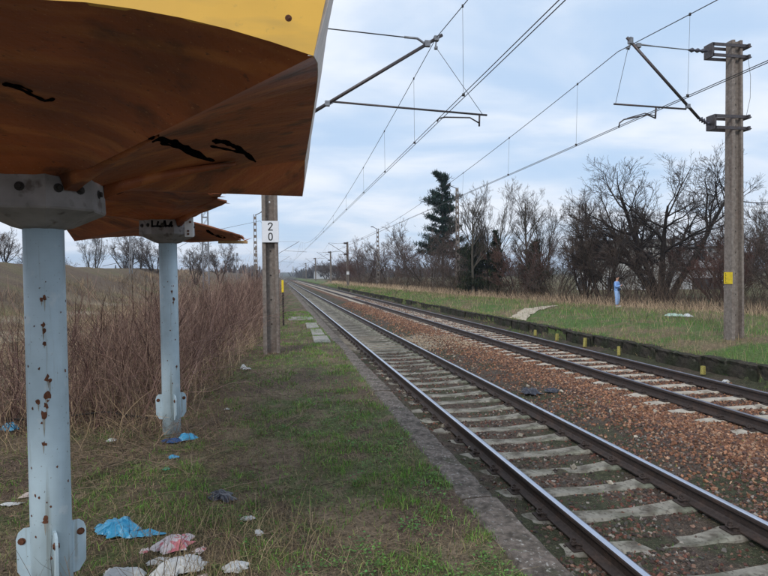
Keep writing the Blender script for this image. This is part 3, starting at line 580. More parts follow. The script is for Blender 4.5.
for pts, w in (([(135, 169), (148, 174), (158, 175), (160, 172)], 2), ([(106, 193), (120, 191), (127, 190), (118, 194), (108, 194)], 1.6), ([(212, 196), (218, 199), (224, 202)], 3), ([(206, 230), (214, 235), (226, 238)], 3)): stroke(sh2, can2, pts, w, int(pts[0][0]))
# sprayed zigzag on the head of the second post
m = MB(); a0 = math.radians(270); ap = .275*math.cos(math.pi/8)+.003
for k, (x0, z0, x1, z1) in enumerate([(-.11, 2.16, .10, 2.165), (-.10, 2.12, .09, 2.13), (-.10, 2.10, -.10, 2.22), (-.07, 2.10, -.04, 2.21), (-.05, 2.15, .0, 2.16), (-.01, 2.10, .02, 2.22), (.02, 2.22, .04, 2.12), (.04, 2.12, .08, 2.2), (.08, 2.10, .085, 2.21)]):
    d = nrm(np.array([x1-x0, z1-z0])); n_ = np.array([-d[1], d[0]])*.009
    m.add([(x0+n_[0], -ap, z0+n_[1]), (x1+n_[0], -ap, z1+n_[1]), (x1-n_[0], -ap-.0004, z1-n_[1]), (x0-n_[0], -ap-.0004, z0-n_[1])], quads=[[0, 1, 2, 3]])
link('graffiti', m.mesh('graffiti', M['graffiti']), can2)

# ------------------------------------------------------------------ concrete masts with cantilevers and overhead wires
def mast_mesh(h, w0, w1, d0, d1):
    m = MB()
    for s in (-1, 1):                               # two flanges
        t = .075
        for (za, zb) in ((-.5, h),):
            wa = w0/2; wb = w1/2
            V = []
            for z, w, d in ((za, wa, d0/2), (zb, wb, d1/2)):
                xs = (s*w, s*(w-t)); c = .015
                V += [[xs[0], -d+c, z], [xs[0]-s*c, -d, z], [xs[1], -d, z], [xs[1], d, z], [xs[0]-s*c, d, z], [xs[0], d-c, z]]
            q = [[i, (i+1) % 6, 6+(i+1) % 6, 6+i] for i in range(6)]
            m.add(V, quads=q+[[6, 7, 8, 9], [6, 9, 10, 11], [3, 2, 1, 0], [5, 4, 3, 0]])
    V = []
    for z, w, d in ((-.5, w0/2-.07, .035), (h-.01, w1/2-.07, .03)): V += [[-w, -d, z], [w, -d, z], [w, d, z], [-w, d, z]]
    m.add(V, quads=[[0, 1, 5, 4], [1, 2, 6, 5], [2, 3, 7, 6], [3, 0, 4, 7], [4, 5, 6, 7]])
    return m.mesh('concrete_mast', M['polec'])
HOLE = MB(); HOLE.lathe([(.017, 0), (.017, .004)], 10, axis=(0, -1, 0)); HOLEM = HOLE.mesh('hole_sky_disc', M['signw'])  # white discs painting the bright sky seen through the web holes
HD = MB(); HD.lathe([(.018, 0), (.018, .004)], 10, axis=(0, -1, 0)); HOLED = HD.mesh('hole', M['darkhole'])
def mast(x, y, z, h, label, detail=True, group='concrete masts of the overhead line', sky_holes=True):
    t = empty('catenary_mast', (x, y, z), label, 'mast', group); link('concrete_mast', mast_mesh(h, .345, .29, .30, .22), t)
    if detail:
        k = 0; zz = .6
        while zz < h-.3:
            o = link('hole_sky_disc' if (sky_holes and k in (4, 5, 6, 8)) else 'hole', HOLEM if (sky_holes and k in (4, 5, 6, 8)) else HOLED, t, (0, -.036, zz)); zz += .5; k += 1
    return t
def insulator(m, a, b, r=.045, n=5):
    a, b = np.array(a, float), np.array(b, float); Ln = np.linalg.norm(b-a); prof = [(.012, 0), (.022, .02)]
    for k in range(n): z = .04+(Ln-.08)*k/n; dz = (Ln-.08)/n; prof += [(r*.45, z), (r, z+dz*.45), (r*.45, z+dz*.9)]
    prof += [(.022, Ln-.02), (.012, Ln)]; m.lathe(prof, 10, a, axis=b-a)
CH = MB
def part(root, name, material, fn, smooth=True):
    m = MB(); fn(m); return loc(m, name, material, root, smooth=smooth)
def cbracket(root, px, z0, z1, side, Y, ext):
    """channel-iron frame clamped round the mast head, reaching out to one side"""
    def f(m):
        xe = px+side*ext
        for z in (z0, z1):
            for dy in (-.13, .13): m.box(((xe+px-side*.25)/2, Y+dy, z), (abs(xe-(px-side*.25)), .02, .07))
        m.box((xe, Y, (z0+z1)/2), (.05, .28, abs(z1-z0)+.07)); m.box((px-side*.27, Y, z0), (.05, .34, .09)); m.box((px-side*.27, Y, z1), (.05, .34, .09))
        for z in (z0, z1): m.tube([(px-side*.2, Y-.20, z), (px-side*.2, Y+.20, z)], .012, 6); m.tube([(px-side*.36, Y-.12, z), (px-side*.2, Y-.12, z)], .014, 6)
    part(root, 'clamp_bracket', M['galv'], f, False)
YS = 12.1
mastR = mast(10.74, YS, -.03, 7.10, 'tall grey concrete mast with yellow marker on the grass beyond the far track', sky_holes=False)
cbracket(mastR, 10.74, 6.93, 6.68, -1, YS, .68); cbracket(mastR, 10.74, 5.27, 5.0, -1, YS, .62)
part(mastR, 'tie_rod', M['galvlight'], lambda m: m.tube([(8.24, YS, 6.86), (8.62, YS, 6.84), (9.56, YS, 6.807)], [.022, .014, .012], 6))
part(mastR, 'rod_insulator', M['insul'], lambda m: insulator(m, (9.50, YS, 6.807), (10.02, YS, 6.805), .055, 3))
part(mastR, 'cantilever_tube', M['galv'], lambda m: m.tube([(7.93, YS, 7.0), (9.80, YS, 5.22)], .034, 10))
part(mastR, 'tube_insulator', M['insul'], lambda m: insulator(m, (9.78, YS, 5.24), (10.10, YS, 5.08), .06, 4))
def clamps(root, fn):
    class Each:
        def box(self, *a, **k): part(root, 'tube_clamp', M['galvlight'], lambda m: m.box(*a, **k), False)
        def tube(self, *a, **k): part(root, 'tube_clamp', M['galvlight'], lambda m: m.tube(*a, **k), True)
    fn(Each())
def cl(m):
    m.box((8.02, YS, 6.93), (.09, .09, .14), rz=.3); m.box((8.22, YS, 6.83), (.10, .08, .10)); m.box((9.50, YS, 5.50), (.09, .07, .09)); m.tube([(8.0, YS, 6.9), (7.98, YS, 6.72)], .016, 6); m.box((7.96, YS, 6.77), (.06, .09, .05))
clamps(mastR, cl)
part(mastR, 'registration_arm', M['galv'], lambda m: m.tube([(7.60, YS, 5.475), (9.45, YS, 5.43)], .022, 8))
part(mastR, 'dropper_stay', M['wire'], lambda m: m.tube([(7.96, YS, 6.76), (7.64, YS, 5.48)], .006, 4))
def steady(m, pts): m.tube(pts, .018, 8)
part(mastR, 'steady_arm', M['galv'], lambda m: (m.tube([(8.67, YS, 5.45), (8.65, YS, 5.18)], .02, 8), m.tube([(8.65, YS, 5.19), (8.45, YS, 5.26), (7.85, YS, 5.13), (7.74, YS, 5.05), (7.72, YS, 4.94)], .016, 8), m.tube([(8.65, YS+.02, 5.25), (8.4, YS+.02, 5.30), (7.95, YS+.02, 5.17)], .012, 6)))
part(mastR, 'marker_plate', M['yellowp'], lambda m: m.box((10.74-.175, YS-.02, 1.46), (.012, .26, .28)), False)
def f(m):
    for k in range(6): m.box((10.74-.1825, YS+.045+.012*(k % 2), 1.36+.04*k), (.002, .018, .024))
part(mastR, 'marker_print', M['signk'], f, False)
tag(mastR.children[-1], kind='stuff') if False else None
part(mastR, 'earth_wire', M['wire'], lambda m: m.tube([(10.95, YS-.17, 6.7), (11.03, YS-.17, 6.2), (11.02, YS-.17, 5.7), (10.93, YS-.16, 5.3)], .006, 4))
mast20 = mast(-.155, YS, .06, 7.0, 'weathered concrete mast carrying a white plate numbered 20 beside the near platform')
cbracket(mast20, -.155, 6.9, 6.65, 1, YS, .6); cbracket(mast20, -.155, 4.75, 4.5, 1, YS, .45)
part(mast20, 'tie_rod', M['wire'], lambda m: m.tube([(.55, YS, 6.80), (1.1, YS, 6.765), (2.78, YS, 6.685)], .012, 6))
part(mast20, 'rod_insulator', M['insul'], lambda m: insulator(m, (.42, YS, 6.8), (.85, YS, 6.775), .05, 3))
part(mast20, 'cantilever_tube', M['galv'], lambda m: m.tube([(.62, YS, 4.94), (3.55, YS, 6.785)], .036, 10))
part(mast20, 'tube_insulator', M['insul'], lambda m: insulator(m, (.28, YS, 4.64), (.66, YS, 4.96), .055, 4))
def cl(m):
    m.tube([(2.72, YS, 6.69), (3.0, YS, 6.68), (3.13, YS, 6.60), (3.2, YS, 6.56)], .026, 8); m.box((3.22, YS, 6.58), (.12, .09, .12), rz=0); m.box((3.42, YS, 6.70), (.10, .10, .10)); m.box((1.06, YS, 5.22), (.10, .09, .10)); m.tube([(3.42, YS, 6.66), (3.40, YS, 6.50)], .016, 6); m.box((3.41, YS, 6.50), (.06, .08, .05)); m.tube([(1.1, YS, 5.2), (1.2, YS, 5.26)], .015, 6)
clamps(mast20, cl)
part(mast20, 'registration_arm', M['galv'], lambda m: m.tube([(1.20, YS, 5.262), (4.55, YS, 5.108)], .022, 8))
part(mast20, 'dropper_stay', M['wire'], lambda m: m.tube([(3.42, YS, 6.5), (4.45, YS, 5.12)], .006, 4))
part(mast20, 'steady_arm', M['galv'], lambda m: (m.tube([(4.38, YS, 5.12), (4.37, YS, 4.86)], .02, 8), m.tube([(4.37, YS, 4.93), (4.16, YS, 5.04), (3.6, YS, 5.03), (3.46, YS, 5.0), (3.42, YS, 4.93)], .016, 8)))
DIG = {'2': [[(-.5, .55), (-.42, .88), (0, 1), (.42, .88), (.5, .5), (.3, .1), (-.5, -1), (.52, -1)]], '0': [[(0, 1), (.38, .8), (.5, 0), (.38, -.8), (0, -1), (-.38, -.8), (-.5, 0), (-.38, .8), (0, 1)]]}
def digit(m, ch, cx, cz, s, y, w=.016):
    for st in DIG[ch]:
        p = np.array(st)*s*np.array([1.05, 1]); 
        # smooth the polyline
        for _ in range(2):
            if ch == '0': p = np.concatenate([[p[0]*.75+p[1]*.25]]+[[p[i]*.75+p[i+1]*.25, p[i]*.25+p[i+1]*.75] for i in range(len(p)-1)]+[[p[0]*.75+p[1]*.25]])
            else: p = np.concatenate([[p[0]]]+[[p[i]*.75+p[i+1]*.25, p[i]*.25+p[i+1]*.75] for i in range(0, len(p)-3)]+[p[-2:]]) if _ == 0 else p
        for a, b in zip(p[:-1], p[1:]):
            d = nrm(b-a); n_ = np.array([-d[1], d[0]])*w*.5; a2, b2 = a-d*w*.4, b+d*w*.4
            m.add([(cx+a2[0]+n_[0], y, cz+a2[1]+n_[1]), (cx+b2[0]+n_[0], y, cz+b2[1]+n_[1]), (cx+b2[0]-n_[0], y-.0003, cz+b2[1]-n_[1]), (cx+a2[0]-n_[0], y-.0003, cz+a2[1]-n_[1])], quads=[[3, 2, 1, 0]])
def plate(root, x, y, z, w, h, chars):
    def f(m): m.bbox((x, y, z), (w, .012, h), .004)
    p = part(root, 'number_plate', M['signw'], f, False)
    if chars:
        m = MB()
        for k, ch in enumerate(chars): digit(m, ch, x, z+h*.24-k*h*.47, h*.165, y-.0075, .022)
        o = link('digits', m.mesh('digits', M['signk'], center=root.location[:]), p)
    return p
plate(mast20, -.145, YS-.165, 2.545, .335, .435, '20')
masts = []
def cant_simple(t, x, y, reach, zt):
    def f(m):
        m.tube([(x-.2, y, zt-1.9), (x-reach, y, zt-.15)], .035, 6); m.tube([(x-.2, y, zt-.2), (x-reach+.4, y, zt-.25)], .014, 5); m.tube([(x-1.1, y, zt-1.45), (x-reach-.8, y, zt-1.6)], .024, 6); m.tube([(x-reach-.4, y, zt-1.6), (x-reach-.4, y, zt-1.85), (x-reach+.1, y, zt-2.0)], .02, 5)
        m.box((x-.3, y, zt-.2), (.5, .3, .25)); m.box((x-.3, y, zt-1.9), (.5, .3, .25))
    part(t, 'cantilever', M['galv'], f)
for x, y, z, h, lb in ((10.45, 88, -.3, 7.0, 'distant concrete mast with a white plate right of the tracks, nearest of the far row'), (10.9, 122, -.3, 7.0, 'slim distant mast beyond the one with the white plate'), (10.6, 168, -.3, 7.0, 'third distant mast on the right of the tracks, left of the bushes'), (11, 235, -.3, 7.0, 'faint far mast on the right side of the line near the horizon')):
    t = mast(x, y, z, h, lb, detail=False); cant_simple(t, x, y, 2.9, z+h)
    if y == 88: plate(t, x, y-.17, 1.95, .42, .5, '')
for x, y, lb in ((-.1, 88, 'distant left mast partly hidden behind the numbered mast'), (-.2, 155, 'far left mast seen just right of the numbered mast')):
    t = mast(x, y, -.1, 7.0, lb, detail=False)
    def f(m): m.tube([(x+.2, y, 5.0), (x+3.3, y, 6.8)], .035, 6); m.tube([(x+.2, y, 6.75), (x+3, y, 6.75)], .014, 5); m.tube([(x+1.1, y, 5.4), (x+4.4, y, 5.2)], .024, 6)
    part(t, 'cantilever', M['galv'], f)
# wires
SUPY = [-64, YS, 88, 165, 245]
def sagz(y):
    for a, b in zip(SUPY[:-1], SUPY[1:]):
        if a <= y <= b: s = (b-a); d = y-a; return 6.72-.082*d*(1-d/s)*(77/s)
    return 6.7
def wire_set(x, xc, label, drops):
    t = empty('overhead_line', (x, YS, 5), label, 'overhead wire', 'overhead lines above the two tracks')
    ys = np.unique(np.concatenate([np.linspace(-25, YS, 40), np.linspace(YS, 88, 40), np.linspace(88, 165, 24), np.linspace(165, 245, 20)]))
    zoff = .12 if x > 5 else 0
    part(t, 'messenger_wire', M['wire'], lambda m: m.tube(np.stack([np.full(len(ys), x), ys, [sagz(v)-zoff*.5+.0 for v in ys]], -1), .0085, 6))
    for k in (-1, 1): part(t, 'contact_wire', M['wire'], lambda m: m.tube(np.array([(xc+k*.038, v, 4.93+.0*k) for v in (-25, YS, 88, 165, 245)]), .0072, 6))
    for v in drops:
        if v < YS+60: part(t, 'dropper', M['wire'], lambda m: (m.tube([(x, v, sagz(v)-zoff*.5), ((xc), v, 4.93)], .0035, 4), m.box((xc, v, 4.95), (.05, .02, .05)), m.box((x, v, sagz(v)-zoff*.5), (.03, .03, .05))))
    part(t, 'far_droppers', M['wire'], lambda m: [m.tube([(x, v, sagz(v)-zoff*.5), (xc, v, 4.93)], .004, 4) for v in np.arange(75, 240, 7.)])
wire_set(3.42, 3.42, 'messenger and twin contact wires strung above the near track', [1, 5.5, 10.3, 14.2, 18.3, 23.0, 29, 36, 44, 53, 62])
wire_set(7.70, 7.65, 'messenger and twin contact wires strung above the far track', [3, 6.2, 9.75, 13.9, 18.4, 23.3, 29, 36, 44, 53, 62])

# thin lamp and cable poles
def thin_pole(x, y, z, h, w, label, arm=None, material=None, name='utility_pole', cat='pole'):
    t = empty(name, (x, y, z), label, cat)
    def f(m):
        for s in (-1, 1): m.add(*(lambda V: (V, None, [[0, 1, 5, 4], [1, 2, 6, 5], [2, 3, 7, 6], [3, 0, 4, 7], [4, 5, 6, 7]]))([[x+s*w/2-(.03), y-w/3, z-.5], [x+s*w/2+.03, y-w/3, z-.5], [x+s*w/2+.03, y+w/3, z-.5], [x+s*w/2-.03, y+w/3, z-.5], [x+s*w/4-.03, y-w/4, z+h], [x+s*w/4+.03, y-w/4, z+h], [x+s*w/4+.03, y+w/4, z+h], [x+s*w/4-.03, y+w/4, z+h]]))
        k = .4
        while k < h: m.box((x, y, z+k), (w*(1-.5*k/h), w*.4, .28)); k += .62
    part(t, 'pole_shaft', material or M['polec'], f, False)
    if arm: part(t, 'arm', M['galv'], lambda m: (m.tube([(x, y, z+h-.1), (x+arm, y, z+h+.25)], .04, 6), m.box((x+arm*1.1, y, z+h+.25), (.35, .2, .1))))
    return t
thin_pole(19.1, 60, -.3, 11.2, .42, 'tall thin concrete pole with short arm standing beside the dark pine', -.9)
thin_pole(13.8, 80, -.3, 8.4, .42, 'thin concrete pole among reddish bushes, left of the pine', -.7)
thin_pole(-2.25, 60, -.3, 8.2, .40, 'slender concrete pole with a small top arm, left of the numbered mast', .7)
thin_pole(-3.0, 82, -.3, 6.2, .30, 'short distant pole, left of the slender armed pole')
thin_pole(-1.9, 100, -.3, 6.6, .30, 'faint distant pole just left of the numbered mast')
thin_pole(-12.3, 52, 2.5, 2.9, .2, 'pale thin pole standing on top of the grassy embankment', material=M['galvlight'])
thin_pole(-4.2, 62, -.2, 4.3, .25, 'thin grey pole between the lattice tower and the armed pole', material=M['galvlight'])
m = empty('timber_stake', (-1.62, 43, -.2), None, None)
bpy.data.objects.remove(m)
m = MB(); m.tube([(0, 0, -.2), (.02, 0, 2.2)], [.09, .07], 8); tag(link('timber_stake', m.mesh('timber_stake', M['darkhole']), None, (-1.55, 43, -.1)), 'short black post at the foot of the slender armed pole', 'post')
# lattice tower
lt = empty('lattice_tower', (-4.75, 40, -.2), 'narrow steel lattice tower rising out of the brambles behind the canopy', 'tower')
def f(m):
    w0, w1, H = .19, .15, 9.0
    for sx in (-1, 1):
        for sy in (-1, 1): m.box((-4.75+sx*w0, 40+sy*w0, H/2-.2), (.05, .05, H))
loc_m = MB(); f(loc_m); loc(loc_m, 'tower_leg', M['galvlight'], lt)
def f(m):
    z = .2; k = 0
    while z < 8.7:
        for sy in (-1, 1): m.box((-4.75, 40+sy*.19, z), (.40, .035, .06)); m.tube([(-4.94, 40+sy*.19, z), (-4.56, 40+sy*.19, z+.55)], .012, 4)
        z += .6; k += 1
loc_m = MB(); f(loc_m); loc(loc_m, 'lacing', M['galvlight'], lt)
m = MB(); m.tube([(-9.5, 34, 2.3), (-6.5, 38, 3.3), (-4.75, 40, 4.6), (-1.5, 52, 6.5), (-.3, 88, 6.6)], .012, 4)
tag(link('guy_cable', m.mesh('guy_cable', M['wire'])), 'thin dark cable slanting past the lattice tower', 'cable')
# small yellow-topped marker behind the numbered mast
t = empty('trackside_marker', (.14, 19.5, 0), 'small dark trackside post with a yellow band, just right of the numbered mast', 'marker')
part(t, 'stake', M['darkhole'], lambda m: m.box((.14, 19.5, .55), (.06, .06, 1.1)), False); part(t, 'yellow_band', M['yellowp'], lambda m: m.box((.13, 19.5, 1.30), (.07, .05, .42)), False)

# ------------------------------------------------------------------ vegetation
def perp(d, r):
    a = nrm(r.normal(size=d.shape)); return nrm(a-d*(a*d).sum(-1, keepdims=True))
def grow(r, P0, D, Ln, k, wob, up):
    P = [P0]; d = D.copy(); st = (Ln/k)[:, None]
    for i in range(k):
        d = nrm(d+wob*r.normal(size=d.shape)+np.array([0, 0, up])); P.append(P[-1]+d*st)
    return np.stack(P, 1)
def spawn(r, P, Ln, R, n, t0, t1, ang, lf, k, wob, up, rf):
    Nn, K, _ = P.shape; par = np.repeat(np.arange(Nn), n); t = r.uniform(t0, t1, len(par))*(K-1); i = np.minimum(t.astype(int), K-2); f = (t-i)[:, None]
    P0 = P[par, i]*(1-f)+P[par, i+1]*f; T = nrm(P[par, i+1]-P[par, i]); a = np.radians(r.normal(ang, ang*.25, len(par)))[:, None]
    D = T*np.cos(a)+perp(T, r)*np.sin(a); L_ = Ln[par]*lf*r.uniform(.6, 1.15, len(par))*(1.15-.55*t/(K-1))
    Rr = (R[par, i]*(1-f[:, 0])+R[par, i+1]*f[:, 0])*rf
    C = grow(r, P0, D, L_, k, wob, up); RR = Rr[:, None]*np.linspace(1, .35, k+1)[None]
    return C, L_, RR
def tree_meshes(name, seed, H, trunks, lean, r0, t_len, n, ang, lf, wob, up, mind=.006, col=(.075, .062, .052), tcol=(.11, .09, .078), cut=None):
    r = np.random.default_rng(seed); nt_ = trunks; a = np.arange(nt_)*6.283/nt_+r.uniform(-.4, .4, nt_)
    D = nrm(np.stack([np.cos(a)*lean, np.sin(a)*lean, np.ones(nt_)], -1)); P0 = np.stack([np.cos(a)*.08, np.sin(a)*.08, np.full(nt_, -.3)], -1)
    Ln = H*t_len*r.uniform(.85, 1.1, nt_); P = grow(r, P0, D, Ln, 8, wob*.5, up*.6); R = r0*np.linspace(1, .25, 9)[None]*np.ones((nt_, 1))
    tm, cm = MB(), MB(); tm.tubes(P, R, 8, col, caps=False)
    for lv, nn in enumerate(n):
        P, Ln, R = spawn(r, P, Ln, R, nn, .25 if lv == 0 else .15, 1.0, ang[lv], lf[lv], 6 if lv < 2 else (4 if lv < 3 else 3), wob*(1+.25*lv), up, .62)
        R = np.maximum(R, mind)
        cc = np.array(col)*(1-.12*lv)+np.array(tcol)*.0 if lv < 2 else np.array(tcol)
        (tm if lv < 1 else cm).tubes(P, R, 6 if lv < 1 else (4 if lv == 1 else 3), cc)
    top = max(float(np.percentile(np.concatenate(cm.v)[:, 2], 99.7)), float(np.concatenate(tm.v)[:, 2].max())*.9)
    return tm.mesh('trunk', M['bark'], smooth=True), cm.mesh('crown', M['twig']), top
TREES = {
 'big': tree_meshes('big', 28, 9.3, 5, .50, .20, .62, (8, 7, 7, 4), (44, 42, 40, 36), (.66, .62, .60, .62), .11, .045, mind=.0055, col=(.032, .026, .023), tcol=(.06, .048, .042)),
 'a': tree_meshes('a', 22, 10, 1, .08, .14, .9, (15, 6, 5, 4), (34, 34, 34, 34), (.42, .6, .6, .62), .07, .09, mind=.006, col=(.07, .062, .05), tcol=(.085, .07, .06)),
 'b': tree_meshes('b', 23, 10, 3, .20, .11, .85, (9, 6, 5, 4), (28, 32, 34, 34), (.5, .6, .6, .62), .08, .10, mind=.006, col=(.07, .062, .05), tcol=(.085, .07, .06)),
 'c': tree_meshes('c', 24, 8, 4, .42, .12, .72, (8, 8, 6, 4), (40, 40, 38, 36), (.58, .58, .58, .6), .11, .06, mind=.006, col=(.045, .036, .03), tcol=(.085, .062, .05)),
 's': tree_meshes('s', 25, 5, 8, .6, .035, .8, (8, 7, 5), (32, 34, 36), (.55, .55, .55), .11, .06, mind=.006, col=(.085, .05, .042), tcol=(.12, .066, .054)),
 's2': tree_meshes('s2', 26, 5, 9, .75, .035, .8, (8, 7, 5), (36, 38, 38), (.55, .55, .55), .12, .05, mind=.006, col=(.07, .055, .046), tcol=(.095, .07, .06)),
}
def place_tree(kind, x, y, h, hb, label, group, rz=None, w=1.0, name='bare_tree', cat='tree', z=None):
    zz = float(terrain(x, y))-.05 if z is None else z; t = empty(name, (x, y, zz), label, cat, group, rz=random.uniform(0, 6.28) if rz is None else rz); s = h/TREES[kind][2]
    t.scale = (s*w, s*w, s)
    link('trunk', TREES[kind][0], t); link('crown', TREES[kind][1], t); return t
BG = 'bare trees behind the far platform'
place_tree('big', 24.9, 34, 9.4, 8.2, 'big dark wide-crowned bare tree with forked trunk, right of the person in blue', BG, rz=.6, w=1.02)
for k, (kd, x, y, h, lb) in enumerate([('a', 15.5, 45, 9.2, 'tall thin bare tree just right of the pine'), ('b', 18.0, 47, 9.8, 'tall bare tree with steep forks, second right of the pine'), ('a', 19.9, 44, 9.4, 'tallest slim bare tree in the middle of the group, third right of the pine'), ('b', 22.0, 46, 9.0, 'bare tree with airy crown behind the dark evergreens'), ('a', 23.8, 42, 8.4, 'slim pale bare tree left of the person in blue'), ('c', 20.6, 34, 6.2, 'low dense dark bare tree left of the person in blue'), ('c', 22.2, 39, 6.4, 'spreading bare tree overlapping the white house'), ('a', 30.5, 43, 7.5, 'slender bare tree seen through the big dark tree'), ('c', 29.0, 33, 5.8, 'tangled bare tree just left of the marked mast'), ('c', 26.5, 24.5, 5.6, 'crooked bare tree right of the marked mast, at the photo edge'), ('b', 29.5, 30, 7.4, 'tall bare tree at the right edge, behind the marked mast')]):
    place_tree(kd, x, y, h, {'a': 9.6, 'b': 9.3, 'c': 7.2}[kd], lb, BG, rz=k*1.3)
SB = 'bare shrubs along the far side of the line'
shr = [(12.8, 86, 5.3, 'reddish rounded bare shrub by the thin pole in the bushes'), (15.5, 82, 5.6, 'purplish bare shrub right of the thin pole'), (18.6, 76, 5.5, 'pale grey bare shrub halfway to the pine'), (17.2, 64, 5.8, 'loose arching bare shrub at the left foot of the pine'), (12.6, 104, 4.2, 'low brown shrub beyond the mast with the white plate'), (12.2, 128, 4.0, 'small distant brown shrub beyond the far masts'), (20.5, 62, 5.0, 'bare shrub under the pine and the tall thin pole'), (16.2, 50, 4.0, 'brown shrub in front of the pine, right of the tall pole'), (17.8, 41, 3.6, 'dull brown shrub in front of the evergreens'), (19.4, 38, 3.4, 'matted bare shrub below the slim trees'), (21.8, 36, 3.4, 'dark shrub behind and left of the person in blue'), (22.2, 33, 3.0, 'dark shrub directly behind the person in blue'), (27.2, 32, 3.6, 'shrub at the right foot of the big dark tree'), (30.5, 36, 4.2, 'tall matted shrub in front of the low white building'), (26.2, 37, 3.6, 'shrub close behind the big dark tree'), (34, 33, 4.0, 'shrub beyond the marked mast, hiding the end of the white building'), (23.6, 27, 2.8, 'brushy shrub left of the marked mast'), (24.0, 23, 3.2, 'brushy shrub behind the marked mast'), (23.0, 19, 3.4, 'brown shrub right of the marked mast, at the photo edge')]
for k, (x, y, h, lb) in enumerate(shr): place_tree('s' if k % 2 == 0 else 's2', x, y, h*1.35, 5.2, lb, SB, name='bare_shrub', cat='shrub', rz=k*2.1, w=1.15)
LG = 'bare trees beyond the embankment'
for k, (kd, x, y, h, lb) in enumerate([('c', -38.5, 88, 9.5, 'bare tree at the far left edge beyond the embankment'), ('c', -34.5, 92, 6.5, 'small bare tree second from the left edge beyond the embankment'), ('b', -26.4, 90, 9.5, 'bare fan-shaped tree beyond the embankment, left of the pair near the pale pole'), ('c', -21.2, 90, 8.5, 'bushy bare tree beyond the embankment, by the pale pole'), ('c', -18.6, 95, 7.5, 'bare tree seen below the torn canopy, left of the second post'), ('c', -13.5, 100, 7.0, 'bare tree beyond the embankment right of the second post'), ('c', -10.2, 106, 7.4, 'hazy bare tree between the second post and the slender pole'), ('s2', -30, 84, 4.5, 'low scrubby tree on the embankment skyline')]):
    place_tree(kd, x, y, h, {'a': 9.6, 'b': 9.3, 'c': 7.2, 's2': 5.2}[kd], lb, LG, rz=k*1.7, z=0.6)
# far trees toward the vanishing point
FR = 'hazy far trees beside the vanishing rails'
for k, (x, y, h, lb) in enumerate([(19, 470, 9, 'hazy far tree just right of the vanishing rails, leftmost of the far row'), (20.5, 380, 8, 'hazy far tree second from the left in the far row'), (23.5, 330, 9.5, 'taller hazy far tree third from the left in the far row'), (22, 275, 7.5, 'hazy low tree between the far masts'), (27, 290, 9, 'hazy rounded far tree just left of the white-plated mast'), (24, 235, 7.5, 'hazy shrubby tree behind the white-plated mast'), (30, 250, 9, 'hazy tree right of the white-plated mast'), (27, 200, 8, 'hazy tree between the white-plated mast and the reddish shrubs'), (34, 215, 9, 'hazy tree behind the reddish shrub by the thin pole'), (19.5, 165, 6, 'low hazy shrubby tree behind the small distant brown shrub'), (-12, 300, 8, 'hazy tree left of the line, glimpsed beside the numbered mast'), (-22, 260, 8, 'hazy tree at the end of the thicket, left of the slender pole'), (-34, 280, 9, 'hazy tree beyond the embankment between lattice tower and slender pole')]):
    place_tree('c' if k % 2 else 's2', x, y, h, 7.2, lb, FR, w=1.3, z=-.5, rz=k*1.9)
# pine
def leafcards(P, D, Ln, W, col):
    """thin needle tufts: P (N,3) base, D dir, length, width"""
    n = len(P); s = nrm(np.cross(D, np.array([.3, .2, 1.]))+1e-6)*W[:, None]*.5
    V = np.stack([P-s, P+s, P+D*Ln[:, None]], 1).reshape(-1, 3); return V, np.arange(n*3).reshape(-1, 3), np.repeat(col, 3, 0)
def conifer(seed, H, z0, rmax, whorls, per, nn, prof, drop=.0, card=.3, colA=(.014, .034, .028), colB=(.026, .055, .036), asym=0.0, gaps=.15, flat=1.0):
    r = np.random.default_rng(seed); tm, cm = MB(), MB(); tz = np.linspace(-.3, H, 10); tp = np.stack([np.sin(tz*.7+seed)*.06, np.cos(tz*.5)*.05, tz], -1); tm.tube(tp, np.linspace(.17, .03, 10), 8, (.06, .045, .035))
    Ps, Ds, Ls, Cs = [], [], [], []; bp, br = [], []
    for w in range(whorls):
        f = w/(whorls-1); zw = z0+(H-z0)*f
        for b in range(per):
            if r.random() < gaps: continue
            z = min(H, zw+r.normal(0, .26))
            a = r.uniform(0, 6.28); L_ = rmax*prof(f)*r.uniform(.65, 1.15)*(1+asym*math.cos(a-math.pi)); d = np.array([math.cos(a), math.sin(a), .12-drop+.5*f]); d /= np.linalg.norm(d)
            k = 6; pts = np.array([[0, 0, z]])+d[None]*np.linspace(0, L_, k)[:, None]; pts[:, 2] += -.10*L_*np.sin(np.linspace(0, 2.6, k))+.08*L_*np.linspace(0, 1, k)**2
            bp.append(pts); br.append(np.linspace(.04, .012, k))
            n = int(nn*L_/rmax)+6; t = r.beta(2.2, 1.3, n); i = np.minimum((t*(k-1)).astype(int), k-2); ff = (t*(k-1)-i)[:, None]; p = pts[i]*(1-ff)+pts[i+1]*ff
            spread = .30*(L_*.6+.3); p = p+r.normal(0, 1, (n, 3))*np.array([spread*.55, spread*.55, .12*flat]); Ps.append(p); dd = nrm(d[None]*.6+r.normal(0, .7, (n, 3))+[0, 0, .35]); Ds.append(dd)
            Ls.append(np.full(n, card)*r.uniform(.6, 1.3, n)); mx = r.uniform(size=(n, 1)); Cs.append(np.array(colA)*(1-mx)+np.array(colB)*mx)
    P, D, L_, C = map(np.concatenate, (Ps, Ds, Ls, Cs)); v, t, c = leafcards(P, D, L_, L_*.28, C); cm.add(v, tris=t, col=c); tm.tubes(np.array(bp), np.array(br), 4, np.array([.05, .04, .03]))
    return tm.mesh('trunk', M['bark']), cm.mesh('crown', M['needle'])
def put2(pair, name, loc_, label, cat, group=None):
    t = empty(name, loc_, label, cat, group); link('trunk', pair[0], t); link('crown', pair[1], t); return t
